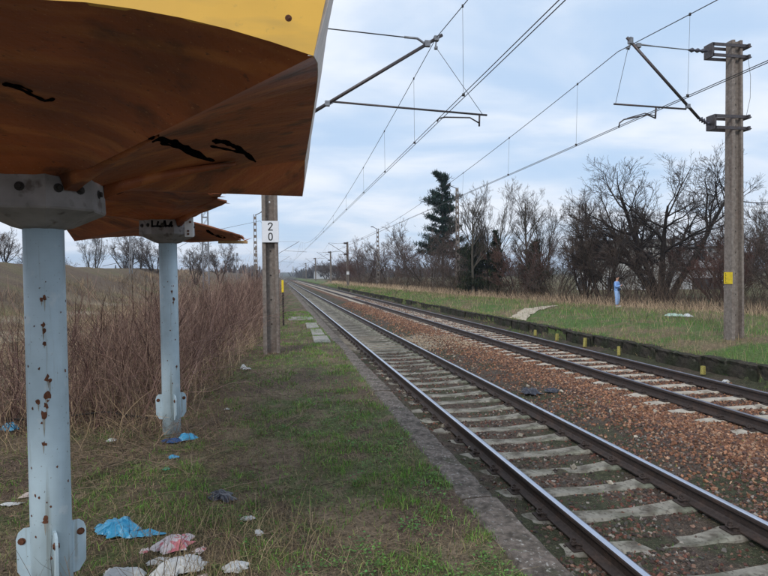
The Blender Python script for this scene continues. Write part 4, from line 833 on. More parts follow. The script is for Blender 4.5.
put2(conifer(9, 13.4, 4.2, 3.5, 12, 9, 330, lambda f: (1-.6*f**1.2)*(.8+.2*math.sin(f*13)), card=.38, gaps=.14, flat=.75), 'pine_tree', (19.2, 66, -.3), 'tall dark pine with layered branches above the bushes', 'pine tree')
for k, (x, y, h, lb) in enumerate([(16.3, 46, 4.6, 'dark conical evergreen among the bare trees, right of the pine'), (17.6, 45, 5.2, 'taller dark evergreen with ragged top, middle one of the evergreens'), (20.4, 44, 4.2, 'broad rounded dark evergreen, rightmost of the evergreens'), (19.4, 58, 4.8, 'ivy-dark evergreen directly below the pine')]):
    put2(conifer(40+k, h, .2, (1.7, 1.5, 2.4, 2.2)[k], 12, 9, 190, lambda f, k=k: ((1-f)**.7*.8+.15)*(.75+.35*math.sin(f*11+k*2)), card=.26, colA=(.018, .030, .016), colB=(.045, .056, .025), gaps=.12), 'evergreen_tree', (x, y, -.35), lb, 'evergreen', 'dark evergreens among the bare trees')

# undergrowth thickets and grasses
def stems(m, r, X, Y, H, rad, colA, colB, lean=.35, k=5, wob=.16, n=3, up=.02, twigs=0, tl=.35, sides=3):
    Z = terrain(X, Y); P0 = np.stack([X, Y, Z-.02], -1); N_ = len(X); a = r.uniform(0, 6.28, N_); ln = np.abs(r.normal(0, lean, N_)); D = nrm(np.stack([np.cos(a)*ln, np.sin(a)*ln, np.ones(N_)], -1))
    P = grow(r, P0, D, H, k, wob, up); R = rad[:, None]*np.linspace(1, .35, k+1)[None]; mx = np.clip(r.uniform(-.25, .75, (N_, 1))+1.3*(fbm(X, Y, .8, 3, 141)[:, None]-.3), 0, 1); C = np.array(colA)*(1-mx)+np.array(colB)*mx; C = C*r.uniform(.35, 1.6, (N_, 1))
    m.tubes(P, R, sides, C)
    if twigs:
        T, TL, TR = spawn(r, P, H, R, twigs, .3, 1, 38, tl, 2, wob*1.2, .02, .6); m.tubes(T, TR, sides, np.repeat(C, twigs, 0)*.95)
    return P
r = np.random.default_rng(91)
# bramble thicket left: height grows towards the right and away
m = MB()
def thicket_h(X, Y): return np.where(X > -2.4, 1.45, np.interp(X, [-9, -5, -3.4, -2.4], [.6, .7, .9, 1.35]))*np.interp(Y, [6.5, 8.5, 15, 60], [.7, .95, 1.08, 1.15])*(.85+.35*fbm(X, Y, .7, 3, 8))
u = r.uniform(size=13000); Y = 6.8*(50/6.8)**u; xr = np.interp(Y, [6.8, 9, 12, 14, 20, 50], [-1.6, -1.2, -1.05, -.6, -.38, .1]); xl = np.interp(Y, [6.8, 9, 14, 50], [-4.6, -6.0, -6.5, -9.0]); X = xr-(xr-xl)*r.uniform(size=13000)**1.35
keep = r.uniform(size=13000) < np.clip(.1+1.9*(fbm(X, Y, 1.1, 3, 88)-.3), .05, 1)*np.interp(X, [-5, -3.6, -2.4], [.22, .40, .9]); X, Y = X[keep], Y[keep]
H = thicket_h(X, Y)*r.uniform(.3, 1.3, len(X))*(.75+.6*fbm(X, Y, 2.2, 2, 12)); sc = np.interp(Y, [7, 20, 50], [1, 1.5, 3.2])
stems(m, r, X, Y, H, .0035*sc*r.uniform(.6, 1.4, len(X)), (.115, .066, .055), (.31, .215, .165), lean=.38, k=6, wob=.2, twigs=3, tl=.45, up=-.01)
n = 420; u = r.uniform(size=n); Y = 7.2*(40/7.2)**u; X = np.interp(Y, [7, 9, 14, 50], [-1.7, -1.3, -.9, 0])-np.abs(r.normal(0, 1.9, n))
stems(m, r, X, Y, r.uniform(1.0, 1.9, n)*np.interp(X, [-5, -2], [.75, 1]), r.uniform(.005, .008, n)*np.interp(Y, [7, 40], [1, 2.2]), (.05, .03, .028), (.12, .07, .06), lean=.22, k=7, wob=.12, twigs=9, tl=.32, up=.02)
n = 260; X = -1.13+r.normal(0, .30, n); Y = 6.25+np.abs(r.normal(0, .35, n))*np.where(r.uniform(size=n) < .35, -.5, 1); stems(m, r, X, Y, r.uniform(.12, .42, n), r.uniform(.0018, .0035, n), (.15, .10, .08), (.30, .22, .15), lean=.9, k=5, wob=.2, up=-.08, twigs=1)
# arching bramble canes
n = 1500; u = r.uniform(size=n); Y = 6.9*(24/6.9)**u; xr = np.interp(Y, [6.8, 9, 12, 14, 20, 50], [-1.2, -.9, -.8, -.45, -.25, .1]); X = xr-4.2*r.uniform(size=n)**1.4
stems(m, r, X, Y, r.uniform(.8, 2.1, n), r.uniform(.0025, .005, n), (.17, .10, .09), (.26, .17, .14), lean=.8, k=9, wob=.2, up=-.14, twigs=2, tl=.25)
tag(link('bramble_thicket', m.mesh('bramble_thicket', M['twig'])), 'reddish brown thicket of bare brambles and dead stems left of the platform', 'brambles', kind='stuff')
# dead grass at the thicket foot and through it
m = MB(); n = 8000; u = r.uniform(size=n); Y = 5.9*(40/5.9)**u; xr = np.interp(Y, [5.9, 7, 9, 14, 50], [-1.6, -1.3, -.8, -.5, .2]); X = xr-(5.5+Y*.1)*r.uniform(size=n)**1.3
k_ = r.uniform(size=n) < np.interp(Y, [5.9, 7.2], [.35, 1]); X, Y = X[k_], Y[k_]
stems(m, r, X, Y, r.uniform(.15, .7, len(X)), r.uniform(.0018, .0036, len(X))*np.interp(Y, [6, 40], [1, 4]), (.27, .19, .115), (.42, .32, .20), lean=.6, k=4, wob=.22, up=-.06)
tag(link('dead_grass', m.mesh('dead_grass', M['grass'])), 'tawny dead grass at the foot of the bramble thicket', 'dead grass', kind='stuff')
# weeds in the field between thicket and embankment and over the slope
m = MB(); n = 30000; u = r.uniform(size=n); Y = 9*(150/9)**u; X = -5-(r.uniform(size=n)**.8)*np.interp(Y, [9, 150], [9, 17]); sc = np.interp(Y, [9, 150], [1.2, 11])
dn = fbm(X, Y, .45, 4, 93); k_ = r.uniform(size=n) < sstep(.3, .6, dn); X, Y, sc = X[k_], Y[k_], sc[k_]
stems(m, r, X, Y, r.uniform(.10, .5, len(X))*np.interp(X, [-16, -12], [1.5, 1.1]), .003*sc, (.32, .24, .15), (.12, .085, .065), lean=.5, k=2, wob=.2, up=-.03)
tag(link('field_weeds', m.mesh('field_weeds', M['grass'])), 'dry straw coloured weeds over the field and embankment slope', 'weeds', kind='stuff')
# ---- platform grass
def blades(m, r, X, Y, H, W, C, bend=.5, Zoff=0.0):
    n = len(X); Z = terrain(X, Y)+Zoff; a = r.uniform(0, 6.28, n); b = r.uniform(0, 6.28, n); d = np.stack([np.cos(a), np.sin(a), 0*a], -1); s = np.stack([np.cos(b), np.sin(b), 0*b], -1)*W[:, None]*.5
    P = np.stack([X, Y, Z-.004], -1); bb = (np.abs(r.normal(0, bend, n))*H)[:, None]; mid = P+d*bb*.35+np.array([0, 0, 1])*H[:, None]*.6; tip = P+d*bb+np.array([0, 0, 1])*(H*np.clip(1-.25*bb[:, 0]/H, .35, 1))[:, None]
    V = np.stack([P-s, P+s, mid-s*.7, mid+s*.7, tip], 1).reshape(-1, 3); i = np.arange(n)[:, None]*5
    m.add(V, quads=np.concatenate([i, i+1, i+3, i+2], 1), tris=np.concatenate([i+2, i+3, i+4], 1), col=np.repeat(C, 5, 0))
r = np.random.default_rng(17)
GP = np.array([(.12, .31, .04), (.18, .38, .06), (.06, .12, .03), (.21, .30, .07), (.20, .19, .075)]); SP = np.array([(.30, .23, .13), (.22, .165, .105), (.36, .285, .165), (.16, .115, .075)])
m = MB(); n = 230000; u = r.uniform(size=n); Y = 1.9*(26/1.9)**u; X = np.interp(Y, [1.9, 7, 26], [-2.6, -3.2, -1.2])+r.uniform(size=n)**.8*(1.31-np.interp(Y, [1.9, 7, 26], [-2.6, -3.2, -1.2]))
g = green_mask(X, Y); cl2 = sstep(.45, .62, fbm(X, Y, 5, 3, 19)); p = .07+.93*np.maximum(g, .9*sstep(.52, .60, fbm(X, Y, 1.6, 3, 83)))*cl2*np.maximum(sstep(.36, .5, fbm(X, Y, 2.7, 3, 84)), sstep(.5, 1.1, X)*.8)*np.interp(X, [-2.5, -.5, .5], [.45, .7, 1]); k_ = r.uniform(size=n) < p; X, Y = X[k_], Y[k_]; sc = np.interp(Y, [2, 26], [.9, 2.4])
C = GP[r.integers(0, 5, len(X))]*r.uniform(.45, 1.35, (len(X), 1)); blades(m, r, X, Y, r.uniform(.012, .07, len(X))*np.interp(Y, [2, 26], [1, 1.5]), r.uniform(.002, .0055, len(X))*sc, C, .9)
n = 150000; u = r.uniform(size=n); Y = 1.9*(22/1.9)**u; X = -3.4+r.uniform(size=n)*4.65; k_ = r.uniform(size=n) < .25+.75*sstep(.35, .6, fbm(X, Y, 1.7, 3, 29))*np.interp(X, [-2, .8], [1, .45]); X, Y = X[k_], Y[k_]
C = SP[r.integers(0, 4, len(X))]*r.uniform(.5, 1.5, (len(X), 1)); blades(m, r, X, Y, r.uniform(.008, .06, len(X)), r.uniform(.0015, .0035, len(X))*np.interp(Y, [2, 22], [1, 2.2]), C, 2.2)
tag(link('platform_grass', m.mesh('platform_grass', M['grass'])), 'patchy short grass and straw growing over the near platform', 'grass', kind='stuff')
r = np.random.default_rng(61); n = 11000; u = r.uniform(size=n); Y = 1.9*(7/1.9)**u; X = -3.2+r.uniform(size=n)*4.4; sz = r.uniform(.004, .013, n); m = MB()
v, t, c = stones(np.stack([X, Y, terrain(X, Y)+sz*.2], -1), sz, np.array([[.15, .11, .08]])*r.uniform(.4, 2.0, (n, 1)), 62); m.add(v, tris=t, col=c)
tag(link('soil_crumbs', m.mesh('soil_crumbs', M['stone'])), 'brown soil crumbs and grit on the near platform', 'soil', kind='stuff')
# small round-leaved weeds, mostly near the kerb
m = MB(); r = np.random.default_rng(23); n = 1100; u = r.uniform(size=n); Y = 2.0*(16/2.0)**u; X = 1.25-np.abs(r.normal(0, 1, n))*.8; X = np.where(X < -3, -1, X); k_ = r.uniform(size=n) < .75*sstep(.47, .60, fbm(X, Y, 2.4, 3, 59)); X, Y = X[k_], Y[k_]
Pp, Dd, Ss, Cc = [], [], [], []
for x, y in zip(X, Y):
    k = r.integers(7, 22); a = r.uniform(0, 6.28, k); rad = np.abs(r.normal(0, .045, k)); px_, py_ = x+np.cos(a)*rad, y+np.sin(a)*rad; h = r.uniform(.008, .045, k)
    Pp.append(np.stack([px_, py_, terrain(px_, py_)+h], -1)); Dd.append(nrm(np.stack([np.cos(a), np.sin(a), r.uniform(-.3, .6, k)], -1))); Ss.append(r.uniform(.007, .019, k)); Cc.append(np.array([[.085, .20, .045]])*r.uniform(.6, 1.4, (k, 1))*np.array([[r.uniform(.8, 1.4), 1, r.uniform(.8, 1.2)]]))
P, D, Sz, C = map(np.concatenate, (Pp, Dd, Ss, Cc)); s = nrm(np.cross(D, [0, 0, 1.]))*Sz[:, None]*.5; f_ = D*Sz[:, None]; V = np.stack([P, P+f_*.35+s, P+f_*.8+s*.8, P+f_, P+f_*.8-s*.8, P+f_*.35-s], 1).reshape(-1, 3); i = np.arange(len(P))[:, None]*6
m.add(V, quads=np.concatenate([np.concatenate([i, i+1, i+2, i+3], 1), np.concatenate([i, i+3, i+4, i+5], 1)]), col=np.repeat(C, 6, 0))
tag(link('leafy_weeds', m.mesh('leafy_weeds', M['grass'])), 'bright green low leafy weeds in patches beside the near kerb', 'weeds', kind='stuff')
# twigs and dead stalks lying on the platform ground
m = MB(); n = 2300; X = r.uniform(-3.4, .9, n)-.2; Y = r.uniform(2.0, 8.5, n); Y[1300:] = r.uniform(5.0, 12.0, 1000); X[1300:] = np.interp(Y[1300:], [5, 7, 12], [-1.7, -1.1, -.6])+r.normal(0, .35, 1000); k_ = r.uniform(size=n) < np.interp(X, [-1.5, .5], [1, .22]); X, Y = X[k_], Y[k_]; n = len(X); a = r.uniform(0, 6.28, n)
P = grow(r, np.stack([X, Y, terrain(X, Y)+.012], -1), np.stack([np.cos(a), np.sin(a), r.uniform(0, .25, n)], -1), r.uniform(.12, .7, n), 6, .16, -.012); P[..., 2] = np.maximum(P[..., 2], terrain(P[..., 0], P[..., 1])+.006)
C = np.array([[.17, .125, .09]])*r.uniform(.4, 1.7, (n, 1)); m.tubes(P, r.uniform(.0012, .0035, n)[:, None]*np.linspace(1, .4, 7)[None], 3, C)
tag(link('fallen_twigs', m.mesh('fallen_twigs', M['twig'])), 'dry twigs and stalks littering the near platform ground', 'twigs', kind='stuff')
# dead leaves
m = MB(); n = 1500; X = r.uniform(-3, 1.2, n); Y = 2+r.uniform(size=n)**1.5*9; a = r.uniform(0, 6.28, n); D = nrm(np.stack([np.cos(a), np.sin(a), r.normal(0, .3, n)], -1)); s = nrm(np.cross(D, r.normal(0, .3, (n, 3))+[0, 0, 1])); Sz = r.uniform(.012, .03, n)[:, None]
P = np.stack([X, Y, terrain(X, Y)+.012], -1); V = np.stack([P, P+D*Sz*.5+s*Sz*.35, P+D*Sz, P+D*Sz*.5-s*Sz*.35], 1).reshape(-1, 3); m.add(V, quads=np.arange(n*4).reshape(-1, 4), col=np.repeat(np.array([[.13, .08, .05]])*r.uniform(.5, 1.8, (n, 1)), 4, 0))
tag(link('dead_leaves', m.mesh('dead_leaves', M['grass'])), 'small brown dead leaves scattered over the near platform', 'leaves', kind='stuff')
# tall weed stalks standing in front, lower left
m = MB(); WS = [(-.93, 2.55, .62), (-.80, 2.5, .45), (-1.3, 2.75, .5), (-.62, 2.6, .35), (-.55, 2.9, .5), (-.3, 2.75, .3), (-.2, 2.6, .35), (-1.35, 3.5, .55), (-.75, 3.3, .55), (-.4, 3.1, .4), (-1.0, 2.9, .4)]
X = np.repeat([w[0] for w in WS], 3)+r.normal(0, .05, 33); Y = np.repeat([w[1] for w in WS], 3)+r.normal(0, .05, 33); H = np.repeat([w[2] for w in WS], 3)*r.uniform(.6, 1.1, 33)
stems(m, r, X, Y, H, r.uniform(.0018, .0032, 33), (.10, .07, .05), (.16, .11, .075), lean=.3, k=6, wob=.10, twigs=5, tl=.35)
n = 760; X = np.concatenate([r.normal(-.25, .3, n//2), r.normal(-.75, .45, n//2)]); Y = r.uniform(2.6, 4.1, n)
stems(m, r, X, Y, r.uniform(.08, .32, n), r.uniform(.0013, .0022, n), (.26, .20, .12), (.36, .29, .18), lean=.7, k=5, wob=.12, up=-.08)
tag(link('dry_stalks', m.mesh('dry_stalks', M['twig'])), 'dry weed stalks and straw tufts in the lower left foreground', 'stalks', kind='stuff')
# right side verge grass and undergrowth
m = MB(); r = np.random.default_rng(37); n = 48000; u = r.uniform(size=n); Y = 6.5*(110/6.5)**u; x1 = np.interp(Y, [6, 21, 27, 35, 41, 52, 85, 110], [22, 21.5, 19, 16.5, 15.2, 13.8, 12.3, 12]); X = 9.3+r.uniform(size=n)*(x1-9.3)
sc = np.interp(Y, [6, 110], [1.3, 10]); path = (np.abs((Y-21.6)-1.32*(X-9.3)) < .75+.5*(fbm(X, Y, 1.5, 2, 9)-.5)) & (X < 14.3); k_ = ~path | (r.uniform(size=n) < .2); X, Y, sc = X[k_], Y[k_], sc[k_]
st = sstep(.40, .62, .5*fbm(X, Y, .5, 4, 47)+.5*fbm(X, Y, 2.3, 3, 49)); isS = r.uniform(size=len(X)) < .10+.48*st; C = np.where(isS[:, None], (SP*1.25)[r.integers(0, 4, len(X))], (GP*1.0)[r.integers(0, 5, len(X))])*r.uniform(.6, 1.3, (len(X), 1))
C = C*np.where(isS, 1, .72)[:, None]; blades(m, r, X, Y, r.uniform(.04, .22, len(X))*np.where(isS, 1.2, .9)*(.4+1.2*fbm(X, Y, .9, 3, 52)), .004*sc, C, .7)
n = 1500; Y = r.uniform(9, 60, n); X = r.uniform(9.6, 17, n); k_ = fbm(X, Y, .7, 3, 151) > .5; X, Y = X[k_], Y[k_]; stems(m, r, X, Y, r.uniform(.2, .6, len(X)), .004*np.interp(Y, [9, 60], [1, 4]), (.14, .10, .075), (.28, .21, .14), lean=.4, k=3, wob=.2, twigs=2, tl=.5)
n = 16000; Y = 6+r.uniform(size=n)**1.6*60; X = 9.24+np.abs(r.normal(0, .14, n))-.05; k_ = r.uniform(size=n) < .15+sstep(.35, .6, fbm(X*0, Y, 1.2, 4, 81)); X, Y = X[k_], Y[k_]; isS = r.uniform(size=len(X)) < .5
blades(m, r, X, Y, r.uniform(.03, .13, len(X)), np.interp(Y, [6, 60], [.006, .03]), np.where(isS[:, None], SP[r.integers(0, 4, len(X))], GP[r.integers(0, 5, len(X))]), 1.3, Zoff=.0)
n = 2500; X = r.uniform(8.75, 9.18, n); Y = 6+r.uniform(size=n)**1.5*30; k_ = fbm(X, Y, .8, 2, 4) > .55; X, Y = X[k_], Y[k_]; blades(m, r, X, Y, r.uniform(.03, .12, len(X)), np.full(len(X), .008), GP[r.integers(0, 5, len(X))], .6)
n = 5000; X = r.uniform(1.6, 9, n); Y = 2.5+r.uniform(size=n)**1.4*22; k_ = (fbm(X, Y, 1.5, 3, 14) > .60); X, Y = X[k_], Y[k_]; blades(m, r, X, Y, r.uniform(.015, .06, len(X)), np.full(len(X), .005), GP[r.integers(0, 5, len(X))], .8)
tag(link('verge_grass', m.mesh('verge_grass', M['grass'])), 'green and straw coloured grass on the far platform verge', 'grass', kind='stuff')
m = MB(); n = 6500; u = r.uniform(size=n); Y = 14*(150/14)**u; x0 = np.interp(Y, [14, 21, 27, 35, 41, 52, 85, 150], [22.5, 21.5, 19.3, 17, 15.5, 14, 12.2, 11.9]); X = x0+np.abs(r.normal(0, 1, n))*4.0*np.interp(Y, [14, 150], [1, 1]); sc = np.interp(Y, [14, 150], [1.2, 6])
dd = (X-x0); H = r.uniform(.3, 1, n)*np.interp(dd, [0, 1.2, 4, 8], [.6, 1.5, 2.9, 3.6])
stems(m, r, X, Y, H, (.0055*sc), (.065, .045, .036), (.15, .11, .08), lean=.35, k=4, wob=.17, twigs=2, tl=.5)
n = 6500; u = r.uniform(size=n); Y = 14*(130/14)**u; x0 = np.interp(Y, [14, 21, 27, 35, 41, 52, 85, 150], [22.0, 21.2, 19.8, 17.3, 15.4, 13.3, 11.8, 11.5]); X = x0+r.normal(0, .8, n); sc = np.interp(Y, [14, 150], [1.2, 7])
stems(m, r, X, Y, r.uniform(.2, .7, n), .004*sc, (.42, .30, .20), (.50, .38, .26), lean=.5, k=3, wob=.2)
tag(link('undergrowth', m.mesh('undergrowth', M['twig'])), 'brown tangled undergrowth and dead grass below the far side trees', 'undergrowth', kind='stuff')
# distant wood masses
m = MB(); r = np.random.default_rng(71); n = 6000; Y = r.uniform(330, 900, n); X = r.uniform(-.35, .45, n)*Y+Y*.05; k_ = (np.abs(X-3) > 12) & (r.uniform(size=n) < sstep(.4, .55, fbm(X, Y, .008, 3, 5))); X, Y = X[k_], Y[k_]
Z = terrain(X, Y); H = r.uniform(3, 9, len(X))*(.7+.6*fbm(X, Y, .02, 2, 6)); P0 = np.stack([X, Y, Z-.3], -1); P = grow(r, P0, nrm(r.normal(0, .25, (len(X), 3))+[0, 0, 1.]), H, 3, .2, 0); m.tubes(P, np.array([.5, .8, .7, .2])[None]*np.ones((len(X), 1)), 4, np.array([[.055, .05, .045]])*r.uniform(.6, 1.5, (len(X), 1)))
tag(link('distant_wood', m.mesh('distant_wood', M['twig'])), 'hazy bluish distant wood along the horizon', 'wood', kind='stuff')

# ------------------------------------------------------------------ houses
M['render'] = mat('pale_rendered_wall', (.48, .49, .47), rough=.9, nscale=3, nvar=.08, bump=.1)
M['render2'] = mat('white_rendered_wall', (.46, .48, .50), rough=.9, nscale=3, nvar=.06, bump=.1)
M['roofd'] = mat('dark_roof', (.06, .055, .055), rough=.85, nvar=.2); M['glass'] = mat('dark_glass', (.04, .05, .06), rough=.15, nvar=.1, bump=0)
M['roofr'] = mat('red_roof', (.18, .08, .06), rough=.85, nvar=.2)
def house(x, y, z, w, d, h, label, wall, roof, wins, flat=False, rz=0, group=None):
    t = empty('house', (x, y, z), label, 'house', group, rz=rz); m = MB(); m.box((0, 0, h/2), (w, d, h)); link('wall', m.mesh('wall', wall), t)
    m = MB()
    if flat: m.box((0, 0, h+.12), (w+.5, d+.5, .24))
    else:
        o = .4; m.add([(-w/2-o, -d/2-o, h), (w/2+o, -d/2-o, h), (w/2+o, d/2+o, h), (-w/2-o, d/2+o, h), (-w/2-o, 0, h+d*.38), (w/2+o, 0, h+d*.38)], quads=[[0, 1, 5, 4], [2, 3, 4, 5], [3, 2, 1, 0]], tris=[[0, 4, 3], [1, 2, 5]])
        m.box((w*.2, .6, h+d*.38), (.6, .6, 1.1))
    link('roof', m.mesh('roof', roof), t)
    for (wx, wz, ww, wh, face) in wins:
        fm = MB(); px_, py_, s = (wx, -d/2-.01, (ww, .10, wh)) if face == 'f' else (-w/2-.01, wx, (.10, ww, wh)); fm.box((px_, py_, wz), s); wn = link('window', fm.mesh('window', M['signw']), t)
        g = MB(); g.box((px_-(0 if face == 'f' else .045), py_-(.045 if face == 'f' else 0), wz), (s[0]*(.86 if face == 'f' else .4), s[1]*(.4 if face == 'f' else .86), wh*.86)); link('pane', g.mesh('pane', M['glass']), wn)
    return t
W2 = [(-4.2, 1.6, 1.1, 1.5, 'f'), (-1.2, 1.6, 1.1, 1.5, 'f'), (2.2, 1.6, 1.1, 1.5, 'f'), (-4.2, 4.3, 1.1, 1.4, 'f'), (-1.2, 4.3, 1.1, 1.4, 'f'), (2.2, 4.3, 1.1, 1.4, 'f'), (-2, 1.6, 1.1, 1.5, 'l'), (1.5, 1.6, 1.1, 1.5, 'l'), (-2, 4.3, 1.1, 1.4, 'l'), (1.5, 4.3, 1.1, 1.4, 'l')]
house(38.5, 60, -1.2, 9.5, 8, 6.0, 'pale two-storey rendered house behind the person in blue and the bare trees', M['render'], M['roofd'], W2, flat=True, rz=-.5)
house(45.2, 58, -1.6, 9.5, 9, 3.3, 'low white building with dark flat roof seen through the big dark tree', M['render2'], M['roofd'], [(-3, 1.7, 2.6, 1.8, 'f'), (1.5, 1.7, 3.2, 1.8, 'f'), (-2, 1.7, 2.2, 1.7, 'l'), (1.8, 1.7, 2.2, 1.7, 'l')], flat=True, rz=-.55)
house(47.5, 60.5, 2.0, 6.5, 7, 2.1, 'white upper storey block rising behind the low white building', M['render2'], M['roofd'], [(-2.6, 1.3, 1.6, 1.3, 'f'), (.8, 1.3, 1.6, 1.3, 'f'), (-1.4, 1.3, 1.6, 1.3, 'l')], flat=True, rz=-.55)
for k, (x, y, w, h, lb, rf) in enumerate([(26, 330, 12, 5, 'tiny white house right of the vanishing rails', 'roofd'), (36, 350, 10, 4.5, 'tiny pale house with red roof left of the white-plated mast', 'roofr'), (-6, 520, 14, 5, 'tiny white building at the left of the vanishing point', 'roofr'), (52, 420, 13, 5, 'tiny house at the foot of the distant wood', 'roofr')]):
    house(x, y, -.8, w, 8, h, lb, M['render2'], M[rf], [(-2.5, 2.2, 1.4, 1.6, 'f'), (1.8, 2.2, 1.4, 1.6, 'f')])
m = MB(); m.lathe([(1.6, -3), (1.2, 12), (1.0, 15), (.3, 16.5)], 12); tag(link('chimney', m.mesh('chimney', M['render2']), None, (22.3, 900, 0)), 'slim white chimney on the horizon above the vanishing rails', 'chimney')

# ------------------------------------------------------------------ person in blue
def skin_chain(name, pts, edges, mats_, parent, sub=2):
    me = bpy.data.meshes.new(name); me.from_pydata([p[:3] for p in pts], edges, []); me.materials.append(mats_); o = link(name, me, parent)
    sk = o.modifiers.new('skin', 'SKIN'); sv = me.skin_vertices[0].data
    for i, p in enumerate(pts): sv[i].radius = (p[3], p[4] if len(p) > 4 else p[3])
    sv[0].use_root = True; sb = o.modifiers.new('sub', 'SUBSURF'); sb.levels = sub; sb.render_levels = sub
    for p in me.polygons: p.use_smooth = True
    return o
M['skin'] = mat('skin', (.42, .24, .17), rough=.6, nvar=.05, bump=0); M['jkt'] = mat('blue_jacket', (.20, .36, .70), rough=.8, nvar=.12, nscale=12, bump=.2); M['jean'] = mat('light_blue_jeans', (.27, .42, .70), rough=.85, nvar=.15, nscale=14, bump=.2)
M['hair'] = mat('dark_hair', (.012, .01, .01), rough=.7, nvar=.2); M['shoe'] = mat('white_shoes', (.6, .6, .6), rough=.6, nvar=.05); M['bagk'] = mat('dark_blue_bag', (.015, .025, .06), rough=.6, nvar=.1)
PX, PY = 18.55, 29.3; PZ = float(terrain(PX, PY))
per = empty('person', (PX, PY, PZ), 'person in light blue jacket and jeans standing on the verge, hands raised to chest', 'person', rz=.7)
B = [(0, 0, .95, .12, .09), (0, 0, 1.12, .125, .09), (0, .01, 1.30, .15, .10), (0, .01, 1.42, .11, .08), (0, -.01, 1.50, .05), (0, -.03, 1.58, .07, .085), (0, -.035, 1.66, .075, .095), (0, -.03, 1.72, .05, .06),
     (-.09, 0, .86, .085), (-.10, -.02, .48, .06), (-.10, .01, .10, .042), (-.11, -.12, .045, .035), (.09, 0, .86, .085), (.12, -.04, .48, .06), (.14, .02, .10, .042), (.15, -.11, .045, .035),
     (-.18, .01, 1.38, .055), (-.24, -.02, 1.12, .045), (-.10, -.24, 1.20, .035), (-.04, -.29, 1.23, .03), (.18, .01, 1.38, .055), (.24, -.02, 1.12, .045), (.10, -.24, 1.22, .035), (.05, -.30, 1.26, .03)]
E_ = [(0, 1), (1, 2), (2, 3), (3, 4), (4, 5), (5, 6), (6, 7), (0, 8), (8, 9), (9, 10), (10, 11), (0, 12), (12, 13), (13, 14), (14, 15), (2, 16), (16, 17), (17, 18), (18, 19), (2, 20), (20, 21), (21, 22), (22, 23)]
skin_chain('body', B, E_, M['skin'], per)
J = [(0, 0, .76, .15, .12), (0, 0, .90, .19, .15), (0, 0, 1.12, .19, .15), (0, .01, 1.30, .20, .15), (0, .01, 1.43, .12, .09), (-.20, .01, 1.37, .075), (-.26, -.02, 1.12, .062), (-.12, -.22, 1.20, .05), (.20, .01, 1.37, .075), (.26, -.02, 1.12, .062), (.12, -.22, 1.22, .05)]
skin_chain('jacket', J, [(0, 1), (1, 2), (2, 3), (3, 4), (3, 5), (5, 6), (6, 7), (3, 8), (8, 9), (9, 10)], M['jkt'], per)
T_ = [(0, 0, .98, .13, .10), (-.09, 0, .84, .115), (-.10, -.02, .48, .092), (-.10, .01, .11, .078), (.09, 0, .84, .115), (.12, -.04, .48, .092), (.14, .02, .11, .078)]
skin_chain('trousers', T_, [(0, 1), (1, 2), (2, 3), (0, 4), (4, 5), (5, 6)], M['jean'], per)
for s in ((-.10, 0), (.145, .01)): m = MB(); m.bbox((s[0], s[1]-.06, .04), (.095, .27, .085), .03); link('shoe', m.mesh('shoe', M['shoe'], smooth=True), per)
m = MB(); m.lathe([(.04, -.02), (.085, .0), (.098, .05), (.09, .10), (.05, .135), (.01, .142)], 14, (0, -.015, 1.64)); link('hair', m.mesh('hair', M['hair'], smooth=True), per)
m = MB(); m.box((0, -.325, 1.27), (.08, .012, .15), rot=np.array([[1, 0, 0], [0, .9, -.43], [0, .43, .9]])); ph = link('phone', m.mesh('phone', M['bagk']), None, None); ph.matrix_world = Matrix.Translation((PX, PY, PZ))@Matrix.Rotation(.7, 4, 'Z'); tag(ph, 'small dark phone held up by the person in blue', 'phone')
m = MB(); m.bbox((-.02, -.13, .99), (.34, .10, .14), .03); bg_ = link('waist_bag', m.mesh('waist_bag', M['bagk'])); bg_.matrix_world = ph.matrix_world.copy(); tag(bg_, 'dark waist bag worn by the person in blue', 'bag')

